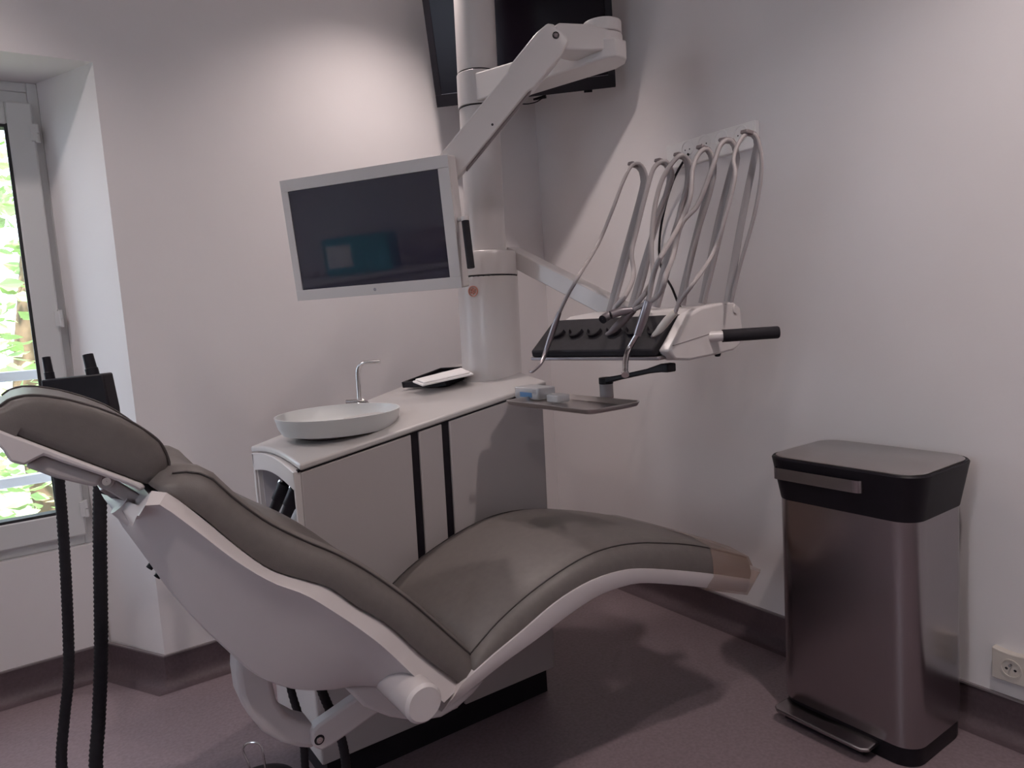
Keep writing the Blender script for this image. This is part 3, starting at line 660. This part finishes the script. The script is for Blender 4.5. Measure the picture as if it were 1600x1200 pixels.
m = MB().tube([jt+Vector((0,0,.0245)), jt+Vector((0,0,.056))], .050, 36); m.build('elbow_cap', 'unit_white', arm, bevel=.003)
kn = dep(866, 62, 1.78)
kd = (Vector((kn.x,kn.y,0))-Vector((jt.x,jt.y,0))).normalized(); ks = Vector((-kd.y,kd.x,0))
# knuckle block from the elbow to the spring arm
kl = (Vector((kn.x,kn.y,0))-Vector((jt.x,jt.y,0))).length
secs = []
for f, wd, h in ((0,.046,.024),(.5,.042,.032),(1.0,.026,.032),(1.12,.024,.022)):
    c = jt.lerp(Vector((kn.x,kn.y,kn.z)), f) if f <= 1 else kn + kd*.012
    secs.append([c+ks*wd+Vector((0,0,-h)), c+ks*wd+Vector((0,0,h)), c-ks*wd+Vector((0,0,h)), c-ks*wd+Vector((0,0,-h))])
MB().loft(secs).build('elbow_block', 'unit_white', arm, bevel=.005, seg=3)
# spring arm from knuckle down to the back of the monitor
e1 = mp(MW-.045, .035, -.065)
sdv = (e1-kn).normalized(); ss = sdv.cross(Vector((0,0,1))).normalized(); su = ss.cross(sdv)
secs = []
LT = (e1-kn).length
for f, wd, h in ((-.045,.022,.022),(-.02,.028,.034),(.06,.029,.040),(.30,.029,.040),(.34,.029,.034),(.95,.028,.034),(1.05,.026,.029)):
    c = kn + sdv*LT*f; 
    secs.append([c+ss*wd-su*h, c+ss*wd+su*h, c-ss*wd+su*h, c-ss*wd-su*h])
MB().loft(secs).build('spring_arm', 'unit_white', arm, bevel=.004, seg=2)
tow = ss if ss.dot(CAM-kn) > 0 else -ss
c_ = kn + tow*.029; MB().lathe(c_, [(.0005,.002),(.005,.002),(.006,.0005),(.0065,-.004)], tow, 20).build('pivot_screw', 'hand_steel', arm)
MB().lathe(c_, [(.0068,.0006),(.0085,.0006),(.0085,-.004)], tow, 20).build('screw_rim', 'black_plastic', arm)
MB().lathe(kn+sdv*LT*.62+tow*.0285-su*.018, [(.0005,.001),(.003,.001),(.003,-.003)], tow, 12).build('access_hole', 'black_plastic', arm)
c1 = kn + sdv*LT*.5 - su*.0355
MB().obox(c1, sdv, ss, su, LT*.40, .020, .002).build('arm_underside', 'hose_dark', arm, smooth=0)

# ------------------------------------------------------------------ instrument console with whip arms
ZB = 1.012
A_, B_, C_ = onz(845,563,ZB), onz(1060,563,ZB), onz(1150,546,ZB)
e1v = (A_-B_); CW = e1v.length; e1v.normalize(); e2v = (C_-B_); CD = e2v.length; e2v = (e2v - e1v*e2v.dot(e1v)).normalized()
con = thing('instrument_console', 'white dental instrument console with black front pad and six whip arms', 'instrument console', B_.lerp(A_,.5)+e2v*CD/2)
def onend(px, py): return onpl(px, py, B_, e1v)          # near end face plane
def cq(p): d = p-B_; return d.dot(e2v), d.z             # coordinates in the end profile
prof_c = [cq(onend(px,py)) for px, py in ((1056,563),(1046,548),(1052,538),(1076,492),(1096,480),(1128,473),(1146,471),(1157,480),(1160,510),(1157,538),(1148,547),(1118,555),(1080,563))]
def cpt(a, u, z): return B_ + e1v*a + e2v*u + Vector((0,0,z))
MB().prism([cpt(.0,u,z) for u, z in prof_c], e1v*.030).build('end_cheek', 'unit_white', con, bevel=.006, seg=3)
top_p = [(u, z) for u, z in prof_c]
MB().prism([cpt(.030,u+.012 if u < .1 else u-.006,z-.006 if z > .05 else z+.003) for u, z in prof_c], e1v*(CW-.045)).build('console_body', 'unit_white', con, bevel=.005, seg=2)
u0, z0 = prof_c[1]; u1, z1 = prof_c[2]; u2, z2 = prof_c[3]; u3, z3 = cq(onend(1092,491))
pad = [(u0-.012, z0-.012),(u0-.016, z0+.004),(u1-.016,z1+.004),(u2-.012,z2+.001),(u3,z3+.002),(u3,z3-.016),(u2+.012,z2-.018),(u1+.01,z1-.006),(u0+.01,z0-.012)]
MB().prism([cpt(.032,u,z) for u, z in pad], e1v*(CW-.046)).build('holder_pad', 'black_soft', con, bevel=.004, seg=2)
MB().prism([cpt(.020,u0-.014,z0-.020),cpt(.020,u0+.06,z0-.020),cpt(.020,u0+.06,z0-.012),cpt(.020,u0-.014,z0-.012)], e1v*(CW-.03)).build('front_rail', 'hand_steel', con, bevel=.002)
for k in range(6):                                   # finger-shaped holder cradles on the pad
    a = .055 + (CW-.12)*k/5; f = .45
    c = cpt(a, u1+(u2-u1)*f-.016, z1+(z2-z1)*f+.006); nrm = (e2v*-(z2-z1)+Vector((0,0,1))*(u2-u1)).normalized(); sl_ = (e2v*(u2-u1)+Vector((0,0,z2-z1))).normalized()
    m = MB(); secs = []
    for t in range(9):
        g = -math.pi/2 + math.pi*t/8; secs.append([c+e1v*.017*math.sin(g)*1.1+sl_*.020*(-math.cos(g))+nrm*q+sl_*o for q, o in ((-.004,0),(.005,.001),(.006,.005),(-.004,.006))])
    m.loft(secs); m.build('cradle', 'black_plastic', con, smooth=60)
q = onend(1148, 483); MB().lathe(q, [(.0005,.003),(.011,.003),(.0125,.0),(.0125,-.014)], -e1v, 26).build('end_button', 'unit_white', con)
m = MB(); pa, pb = onend(1046+6,540), onend(1108,522); n_ = 2
m.prism([pa-e1v*.0008+Vector((0,0,-.0006)), pb-e1v*.0008+Vector((0,0,-.0006)), pb-e1v*.0008+Vector((0,0,.0006)), pa-e1v*.0008+Vector((0,0,.0006))], e1v*.003); m.build('cheek_seam', 'hose_dark', con, smooth=0)
hs = onend(1112, 526); hd = (e2v*.62 - e1v*.78).normalized()
he = onpl(1217, 519, hs, hd.cross(Vector((0,0,1))))
hd = (he-hs).normalized(); he = hs + hd*min(.20, (he-hs).length)
hl = (he-hs).length
m = MB().tube([hs-hd*.01, hs+hd*hl*.16], .0125, 22); m.build('handle_stub', 'unit_white', con)
m = MB().tube([hs+hd*hl*.16, he-hd*.003, he], [.0150,.0146,.013], 22); m.build('handle_grip', 'black_soft', con)
q = onend(1133, 553); MB().lathe(q+e1v*.02, [(.0005,-.007),(.006,-.006),(.0085,0),(.0085,.006)], (0,0,1), 18).build('lock_knob', 'black_plastic', con)
# support arm back to the column
aS = Vector((kx(1.30)+.085, KY-.035, 1.315)); aE = cpt(CW*.66, CD*1.02, .075)
sa = (aE-aS).normalized(); sb = sa.cross(Vector((0,0,1))).normalized(); sg = sb.cross(sa)
aa = dep(806, 421, (aS-CAM).dot(Vector((RX[2],RY[2],RZ[2]))))
m = MB().loft([[p+sb*w_-sg*h_, p+sb*w_+sg*h_, p-sb*w_+sg*h_, p-sb*w_-sg*h_] for p, w_, h_ in ((aS-sa*.02,.026,.026),(aS+sa*.05,.027,.027),(aE,.027,.027))]); m.build('support_arm', 'unit_white', con, bevel=.004)
tow = sb if sb.dot(CAM-aS) > 0 else -sb
MB().lathe(aS+sa*.02+tow*.027+sg*.012, [(.0005,.0015),(.0045,.0015),(.005,-.003)], tow, 16).build('arm_screw', 'hand_steel', con)
# six whip arms: flat blades from the console back, curling over at the top
def onback(px, py, off=.80): return onpl(px, py, B_+e2v*CD*off, e2v)
WH = [((952,488),(975,400),(1002,300),(1004,275),(999,262),(990,257)),
      ((986,482),(1013,390),(1042,300),(1046,275),(1042,258),(1032,252)),
      ((1022,479),(1046,390),(1070,310),(1075,270),(1071,249),(1062,243)),
      ((1062,476),(1085,380),(1108,290),(1113,255),(1108,236),(1098,231)),
      ((1097,474),(1122,350),(1143,265),(1150,240),(1145,222),(1134,219)),
      ((1137,472),(1158,350),(1178,250),(1183,225),(1179,211),(1168,207))]
for k, w_ in enumerate(WH):
    pts = [onback(*p) for p in w_]
    for i in (3, 4, 5): pts[i] = onpl(*w_[i], B_+e2v*CD*(.80-(.02,.06,.11)[i-3]), e2v)
    c = cr(pts, 30)
    m = MB().tube(c, [(.0026, .0108*(1-.28*i/29)) for i in range(30)], 10, flat=e2v); wo = m.build('whip_arm', 'hose_grey', con)
    MB().obox(c[-1]-e2v*.003, (c[-1]-c[-2]), e1v, (c[-1]-c[-2]).cross(e1v), .009, .008, .005).build('hose_clip', 'hose_dark', wo, bevel=.002)

# ------------------------------------------------------------------ instruments: hose over the whip arm, handpiece in front
def hose(pts_px, offs_, base_px=None):
    return [onpl(px, py, B_+e2v*CD*o, e2v) for (px, py), o in zip(pts_px, offs_)]
def lin(a, b, n): return [a+(b-a)*i/(n-1) for i in range(n)]
HOSES = [
 # up along the whip arm, over the top, then down to the handpiece
 ([(958,486),(985,390),(1008,300),(1010,275),(1000,256),(986,260),(973,285),(958,325),(935,380),(905,430),(885,465),(872,492)], 'thin'),
 ([(992,482),(1010,420),(1022,350),(1048,285),(1050,268),(1040,252),(1022,262),(1010,300),(995,360),(987,395),(990,430),(978,460),(962,480),(950,492)], ''),
 ([(1028,480),(1050,400),(1062,330),(1078,270),(1072,246),(1058,246),(1035,280),(1022,330),(1018,390),(1020,430),(1010,455),(992,478),(975,490)], ''),
 ([(1068,477),(1080,400),(1110,300),(1116,258),(1106,234),(1092,240),(1082,265),(1078,310),(1060,355),(1036,395),(1022,425),(1010,455)], ''),
 ([(1100,474),(1118,400),(1148,270),(1152,243),(1142,220),(1126,226),(1113,262),(1090,320),(1065,350),(1052,400),(1040,430),(1028,462),(1015,480)], ''),
 ([(1143,472),(1155,420),(1180,330),(1190,262),(1184,218),(1170,208),(1156,220),(1146,248),(1148,280),(1130,350),(1112,400),(1085,440),(1062,472),(1048,490)], 'thin')]
INST = [  # handpiece points in px, radii (m), material, kind, label
 ([(874,488),(868,505),(853,548),(846,566),(833,580),(829,581)], [.0055,.0075,.0072,.0052,.0048,.003], 'hand_steel', 'slim steel handpiece hanging past the left end of the console', 'handpiece'),
 ([(960,488),(949,494),(942,499)], [.008,.0098,.0098], 'hand_steel', 'short hollow-ended hose coupling on the pad, lower left of the stubby pair', 'handpiece'),
 ([(990,484),(972,502),(955,518),(948,522)], [.008,.0095,.0085,.004], 'hose_dark', 'dark grey handpiece pointing left on the black pad', 'handpiece'),
 ([(1013,470),(1008,488),(996,523)], [.0095,.0105,.0088], 'hand_steel', 'syringe with grey steel barrel and bent chrome tip', 'syringe'),
 ([(990,484),(970,487),(955,492)], [.007,.0092,.0092], 'hand_steel', 'short hollow-ended hose coupling on the pad, upper right of the stubby pair', 'handpiece'),
 ([(1055,488),(1044,499),(1030,516),(1021,524)], [.0075,.0092,.0085,.0045], 'socket_white', 'cream coloured handpiece resting on the right of the black pad', 'handpiece')]
pnrm = (e2v*-(z2-z1)+Vector((0,0,1))*(u2-u1)).normalized()
if pnrm.dot(e2v) > 0: pnrm = -pnrm
def onfront(px, py, h):                              # nearer of: sloping pad face, upright front face
    a = onpl(px, py, cpt(0,u1-.016,z1+.004)+pnrm*h, pnrm); b = onpl(px, py, cpt(0,u0-.016,0)-e2v*h, e2v)
    return a if (a-CAM).length < (b-CAM).length else b
for k, ((hp_, kind), (ip, ir, im, il, ic)) in enumerate(zip(HOSES, INST)):
    n = len(hp_); top = min(range(n), key=lambda i: hp_[i][1])
    offs_ = [.76 - .02*i/max(1, top) for i in range(top)] + lin(.70, .02, n-top)
    pts = hose(hp_, offs_)
    io = [onfront(px, py, r_+.004 + (.016*i_ if k in (1, 4) else 0)) for i_, ((px, py), r_) in enumerate(zip(ip, ir))]
    pts[-1] = io[0]
    for i_ in (2, 3):
        q_ = onfront(*hp_[-i_], .010)
        if (q_-CAM).length < (pts[-i_]-CAM).length: pts[-i_] = q_
    t = thing('dental_syringe' if ic == 'syringe' else 'dental_handpiece', il, ic, io[-1], 'instruments of the console')
    n2 = 90
    MB().tube(cr(pts, n2), .0046 if kind == 'thin' else .0057, 10).build('hose', 'hose_grey', t)
    c = cr(io, 26); rr = []
    for i in range(26):
        f = i/25*(len(ir)-1); j = min(int(f), len(ir)-2); rr.append(ir[j]+(ir[j+1]-ir[j])*(f-j))
    m = MB().tube(c, rr, 18); b_ = m.build('body', im, t)
    dirv = (c[-1]-c[-2]).normalized()
    if k in (1, 4): MB().lathe(c[-1], [(ir[-1]*.98,.0015),(ir[-1]*.72,.0015),(ir[-1]*.70,.0006),(.0005,.0006)], dirv, 18).build('socket_mouth', 'black_plastic', t)
    if k in (2, 5): MB().tube([c[-1]-dirv*.002, c[-1]+dirv*.006], [ir[-1]*1.05, ir[-1]*.7], 14).build('tip', 'black_plastic' if k == 2 else 'hand_steel', t)
    if k == 0: MB().tube([c[-1], c[-1]+dirv*.004], .0028, 12).build('tip', 'chrome', t)
    if k == 3:
        tp_ = [onfront(px, py, .012) for px, py in ((996,522),(990,532),(983,545),(978,560),(977,575),(977,586))]
        MB().tube(cr(tp_, 24), [.0062]*8+[.0066]*14+[.0085]*2, 14).build('bent_tip', 'chrome', t)

# ------------------------------------------------------------------ instrument tray on its black arm
ZT = .912
tc = [onz(786,628,ZT), onz(922,644,ZT), onz(1008,629,ZT)]
tb = tc[1]; t1 = (tc[0]-tb); TL = min(.34, t1.length); t1.normalize(); t2 = tc[2]-tb; t2 = (t2 - t1*t2.dot(t1)); TD = t2.length; t2.normalize()
tray = thing('instrument_tray', 'shallow steel instrument tray hanging under the console on a black arm', 'tray', tb+t1*TL/2+t2*TD/2)
def tpt(r, z): return [tb+t1*a+t2*b+Vector((0,0,z)) for a, b in r]
o1 = rrect(TL/2, TD/2, TL/2, TD/2, .022, 5); o2 = rrect(TL/2, TD/2, TL/2-.014, TD/2-.014, .016, 5); o0 = rrect(TL/2, TD/2, TL/2-.004, TD/2-.004, .02, 5)
m = MB().loft([tpt(o2,-.0095), tpt(o0,-.006), tpt(o1,.002), tpt(o1,.004), tpt(o0,.004), tpt(o2,-.007)]); m.build('tray_pan', 'lid_steel', tray, smooth=35)
pb = onz(948, 618, ZT); pz = onpl(948, 592, pb, Vector((-.563,-.82,0)))
MB().tube([Vector((pb.x,pb.y,ZT-.006)), Vector((pb.x,pb.y,pz.z-.012))], .0175, 24).build('tray_post', 'hose_grey', tray)
MB().tube([Vector((pb.x,pb.y,pz.z-.013)), Vector((pb.x,pb.y,pz.z+.004))], .0185, 24).build('post_cap', 'black_plastic', tray, bevel=.002)
ae = onz(1040, 574, ZB-.020)
ad = (ae-Vector((pb.x,pb.y,ae.z))).normalized(); as_ = Vector((-ad.y,ad.x,0)); al = (ae-Vector((pb.x,pb.y,ae.z))).length
ps = Vector((pb.x,pb.y,pz.z-.004))
MB().loft([[p+as_*w_+Vector((0,0,-h_)), p+as_*w_+Vector((0,0,h_)), p-as_*w_+Vector((0,0,h_)), p-as_*w_+Vector((0,0,-h_))] for p, w_, h_ in ((ps,.014,.008),(ps.lerp(ae,.25),.011,.006),(ps.lerp(ae,.75),.011,.006),(ae,.017,.010),(ae+ad*.02,.014,.010))]).build('tray_arm', 'black_plastic', tray, bevel=.003)
# clear packs on the tray
for i, (px, py, l, wd, h, lab) in enumerate(((836,618,.052,.030,.016,'clear plastic pack with blue print on the steel tray, under the column'), (872,624,.024,.020,.010,'small clear plastic lid on the steel tray beside the printed pack'))):
    q = onz(px, py, ZT+.002)
    t = thing('plastic_pack', lab, 'plastic pack', q)
    MB().obox(q+Vector((0,0,h-.0065)), t1, t2, (0,0,1), l, wd, h).build('pack_shell', 'clear_pack', t, bevel=.004)
    if i == 0:
        MB().obox(q+Vector((0,0,h-.010))-t2*(wd+.0004), t1, t2, (0,0,1), l*.5, .0006, h*.4).build('blue_print', 'blue_print', t, smooth=0)
        m = MB()
        for j in range(3): m.obox(q+Vector((0,0,h+.003-.004*j))-t2*(wd+.0006)-t1*l*.72, t1, t2, (0,0,1), l*.14, .0005, .0005)
        m.build('fine_print', 'hose_dark', t, smooth=0)

# ------------------------------------------------------------------ sockets on the right wall
ra, rb = onx(1180,187,XR-.02), onx(1062,222,XR-.02); rz0 = onx(1177,231,XR-.02).z
y0r, y1r = ra.y, min(YB-.3, rb.y+.06)
rail = thing('socket_strip', 'white wall strip with four round sockets behind the instrument hoses', 'socket strip', (XR, (y0r+y1r)/2, rz0))
MB().box(XR-.022, XR, y0r, y1r, rz0, ra.z).build('strip_body', 'strip_white', rail, bevel=.003)
for px, py in ((1074,232),(1100,223),(1127,216),(1157,209)):
    q = onx(px, py, XR-.022)
    s_ = MB().lathe(q, [(.026,-.001),(.026,.003),(.022,.003),(.0215,-.0005),(.0005,-.0005)], (-1,0,0), 28).build('socket', 'strip_white', rail)
    m = MB()
    for dy_, dz_ in ((.0095,-.004),(-.0095,-.004)): m.lathe(q+Vector((0,dy_,dz_)), [(.0026,.0004),(.0005,.0004)], (-1,0,0), 10)
    m.build('pin_hole', 'black_plastic', s_)
cab = [onx(px, py, XR-d) for (px, py), d in zip(((1076,240),(1066,255),(1052,282),(1040,320),(1032,360),(1030,400),(1036,425),(1050,450),(1062,478),(1078,520)), (.03,.035,.03,.02,.012,.008,.02,.05,.08,.10))]
cab[-1] = cpt(CW*.25, CD*1.02, .045)
tag(MB().tube(cr(cab, 60), .0042, 8).build('power_cable', 'black_plastic'), 'black power cable hanging from the socket strip behind the hoses', 'cable')
sp = onx(1581, 1042, XR)
sk = thing('wall_socket', 'cream wall socket with curved top at the lower right edge', 'wall socket', (XR, sp.y, sp.z-.04))
yA, yB2 = onx(1552,1040,XR-.012).y, onx(1552,1040,XR-.012).y-.085
zA, zB2 = onx(1552,1008,XR-.012).z, onx(1552,1055,XR-.012).z
yc_ = (yA+yB2)/2
po = [Vector((XR, yA, zB2)), Vector((XR, yA, zA))] + [Vector((XR, yA+(yB2-yA)*f, zA-.006*math.sin(math.pi*f))) for f in (.2,.4,.6,.8)] + [Vector((XR, yB2, zA)), Vector((XR, yB2, zB2))]
MB().prism(po, (-.022,0,0)).build('socket_plate', 'socket_white', sk, bevel=.002)
zc_ = zB2 + (zA-zB2)*.47
qs = Vector((XR-.022, yc_, zc_))
MB().lathe(qs, [(.0235,-.001),(.0235,.0022),(.0200,.0022),(.0195,-.0002),(.0005,-.0002)], (-1,0,0), 30).build('socket_well', 'socket_white', sk)
for dy_, dz_ in ((.0095,-.002),(-.0095,-.002)): MB().lathe(qs+Vector((0,dy_,dz_)), [(.0033,.0006),(.0005,.0006)], (-1,0,0), 12).build('pin_hole', 'black_plastic', sk)
MB().lathe(qs+Vector((0,0,.010)), [(.0028,-.001),(.0028,.008),(.0005,.009)], (-1,0,0), 12).build('earth_pin', 'hand_steel', sk)

# ------------------------------------------------------------------ waste bin
BX0, BX1, BY0, BY1 = 1.622, 1.885, .795, 1.160
bcx, bcy, bhx, bhy = (BX0+BX1)/2, (BY0+BY1)/2, (BX1-BX0)/2, (BY1-BY0)/2
wb = thing('waste_bin', 'tall steel pedal bin with black collar and steel lid against the right wall', 'waste bin', (bcx, bcy, 0))
def rr3(hx, hy, r, z, ox=0.): return [Vector((x, y, z)) for x, y in rrect(bcx+ox, bcy, hx, hy, r, 8)]
MB().loft([rr3(bhx-.006,bhy-.006,.05,0), rr3(bhx-.004,bhy-.004,.05,.006), rr3(bhx-.003,bhy-.003,.05,.052)]).build('base', 'black_plastic', wb, smooth=50)
MB().loft([rr3(bhx,bhy,.052,.050), rr3(bhx,bhy,.052,.605)]).build('body', 'brushed_steel', wb, smooth=50)
MB().loft([rr3(bhx+.001,bhy+.001,.052,.603), rr3(bhx+.008,bhy+.010,.055,.655), rr3(bhx+.016,bhy+.020,.06,.712), rr3(bhx+.013,bhy+.017,.058,.716), rr3(bhx+.010,bhy+.014,.056,.714)]).build('collar', 'black_plastic', wb, smooth=35)
MB().loft([rr3(bhx+.007,bhy+.011,.054,.710), rr3(bhx+.007,bhy+.011,.054,.7175), rr3(bhx+.004,bhy+.008,.052,.7195)]).build('lid', 'lid_steel', wb, smooth=35)
hy0, hy1 = bcy-.062, bcy+.185
xf = bcx-bhx-.010
hy0, hy1 = bcy-.075, bcy+.165
pth = [(xf+.03, hy1-.002), (xf+.0, hy1-.002), (xf-.010, hy1-.006), (xf-.016, hy1-.020), (xf-.016, hy0+.024), (xf-.010, hy0+.008), (xf, hy0+.002), (xf+.03, hy0+.002)]
m = MB().loft([[Vector((x,y,.662)),Vector((x,y,.692)),Vector((x+.004,y,.692)),Vector((x+.004,y,.662))] for x, y in [(p.x,p.y) for p in cr([Vector((a,b,0)) for a, b in pth], 30)]]); m.build('front_handle', 'brushed_steel', wb, smooth=60)
py0, py1 = bcy-.095, bcy+.165
o = [(bcx-bhx+.02,py1),(bcx-bhx-.045,py1),(bcx-bhx-.058,py1-.014),(bcx-bhx-.058,py0+.014),(bcx-bhx-.045,py0),(bcx-bhx+.02,py0)]
MB().prism([Vector((x,y,.030)) for x, y in o], (0,0,.010)).build('pedal', 'brushed_steel', wb, bevel=.004, seg=3)
m = MB(); m.box(bcx-bhx-.03, bcx-bhx+.02, py0+.02, py1-.02, .006, .030); m.build('pedal_lever', 'black_plastic', wb, bevel=.002)

# ------------------------------------------------------------------ outside the window: railing, lawn, tree
rg = thing('window_railing', 'pale painted guard rail outside the window behind the headrest', 'railing', (-.48, 3.06, .60))
for z in (1.03, .66):
    MB().box(IX0-.1, IX1+.1, 3.04, 3.08, z-.017, z+.017).build('rail', 'rail_paint', rg, bevel=.003)
for k in range(3):
    x = .10 - k*.62; MB().box(x-.013, x+.013, 3.045, 3.075, .60, 1.02).build('post', 'rail_paint', rg, bevel=.002)
struct(MB().box(-12, 12, 3.2, 25, -2.6, -2.5).build('floor_outside', 'grass', smooth=0))
tr_ = thing('leafy_tree', 'broad leafy green tree in sunlight outside the window', 'tree', (.1, 7.6, -2.5))
MB().tube(cr([(.1,7.6,-2.5),(.15,7.6,-.8),(.05,7.7,.6),(.25,7.7,2.2),(.2,7.6,3.6)], 16), [.17-.008*i for i in range(16)], 12).build('trunk', 'bark', tr_)
m = MB(); V = []; F = []
for k in range(6500):
    while True:
        p = Vector((random.uniform(-1,1), random.uniform(-1,1), random.uniform(-1,1)))
        if .15 < p.length < 1 and random.random() < .35 + .65*(math.sin(p.x*7+1)*math.sin(p.y*6)*math.sin(p.z*8+.5) > -.05): break
    c = Vector((.1+p.x*2.4, 7.4+p.y*1.6, 1.3+p.z*2.9))
    if c.z > 1.6 and random.random() < .45: continue
    r = random.uniform(.045,.095); a = random.uniform(0,6.28)
    u = Vector((math.cos(a), math.sin(a), random.uniform(-.6,.3))).normalized(); v = u.orthogonal().normalized(); v = (v*math.cos(a*3)+u.cross(v)*math.sin(a*3))
    o = len(V); nn = u.cross(v)*r*.12
    V += [c-u*r, c-u*r*.3+v*r*.55+nn, c+u*r*.35+v*r*.42+nn, c+u*r, c+u*r*.35-v*r*.42+nn, c-u*r*.3-v*r*.55+nn]
    F += [(o,o+1,o+2,o+3),(o,o+3,o+4,o+5)]
m.add(V, F); cw = m.build('foliage', 'leaf', tr_, smooth=0); cw['kind'] = 'stuff'

# ------------------------------------------------------------------ across the room: what the monitor mirrors
def mirrored(px, py, x):
    p = onpl(px, py, mp(0,0,0), mn); d = (p-CAM).normalized(); d = d - 2*d.dot(mn)*mn
    return p + d*((x-p.x)/d.x)
q = mirrored(565, 392, -1.45); zt = mirrored(545, 428, -1.45).z
zt = max(.5, min(1.1, zt))
sb_ = thing('low_cupboard', 'grey cupboard along the left wall facing the chair', 'cupboard', (XL+.25, q.y, 0))
MB().box(XL+.01, XL+.49, q.y-.75, q.y+.45, .06, zt-.025).build('body', 'cupboard', sb_, bevel=.004)
MB().box(XL+.005, XL+.51, q.y-.77, q.y+.47, zt-.025, zt).build('top', 'worktop_white', sb_, bevel=.004)
MB().box(XL+.03, XL+.45, q.y-.73, q.y+.43, 0, .06).build('plinth', 'black_plastic', sb_)
for k in range(3):
    d = MB().box(XL+.49, XL+.505, q.y-.745+.397*k, q.y-.745+.397*k+.39, .07, zt-.035).build('door', 'cupboard', sb_, bevel=.002)
    MB().box(XL+.505, XL+.52, q.y-.44+.397*k, q.y-.43+.397*k, zt-.2, zt-.08).build('handle', 'chrome', d)
tb_ = thing('teal_box', 'teal cardboard box with a pale label on the cupboard by the left wall', 'box', (-1.5, q.y, zt))
MB().obox((-1.50,q.y,zt+.10), (-.35,.94,0), (-.94,-.35,0), (0,0,1), .19, .09, .10).build('carton', 'teal_card', tb_, bevel=.003)
MB().obox(Vector((-1.50,q.y,zt+.10))+Vector((.94,.35,0)).normalized()*.0905+Vector((-.35,.94,0)).normalized()*.10, (-.35,.94,0), (-.94,-.35,0), (0,0,1), .07, .0008, .06).build('label_patch', 'paper', tb_, smooth=0)
kb = mirrored(660, 410, -1.38); kb.y = min(kb.y, q.y-.45)
m = MB(); secs = []
for k in range(17):
    a = math.pi*k/16; rr_ = max(.004, math.sin(a))
    secs.append([Vector((-1.45+.13*rr_*math.cos(t)*(1+.12*math.sin(3*t+k)), kb.y-.22*math.cos(a), zt+.096+.085*rr_*math.sin(t)*(1+.1*math.sin(5*t+k*.7)))) for t in [2*math.pi*j/20 for j in range(20)]])
tag(m.loft(secs).build('knitted_blanket', 'knit', smooth=60), 'bundled brown knitted blanket on the cupboard by the left wall', 'blanket')
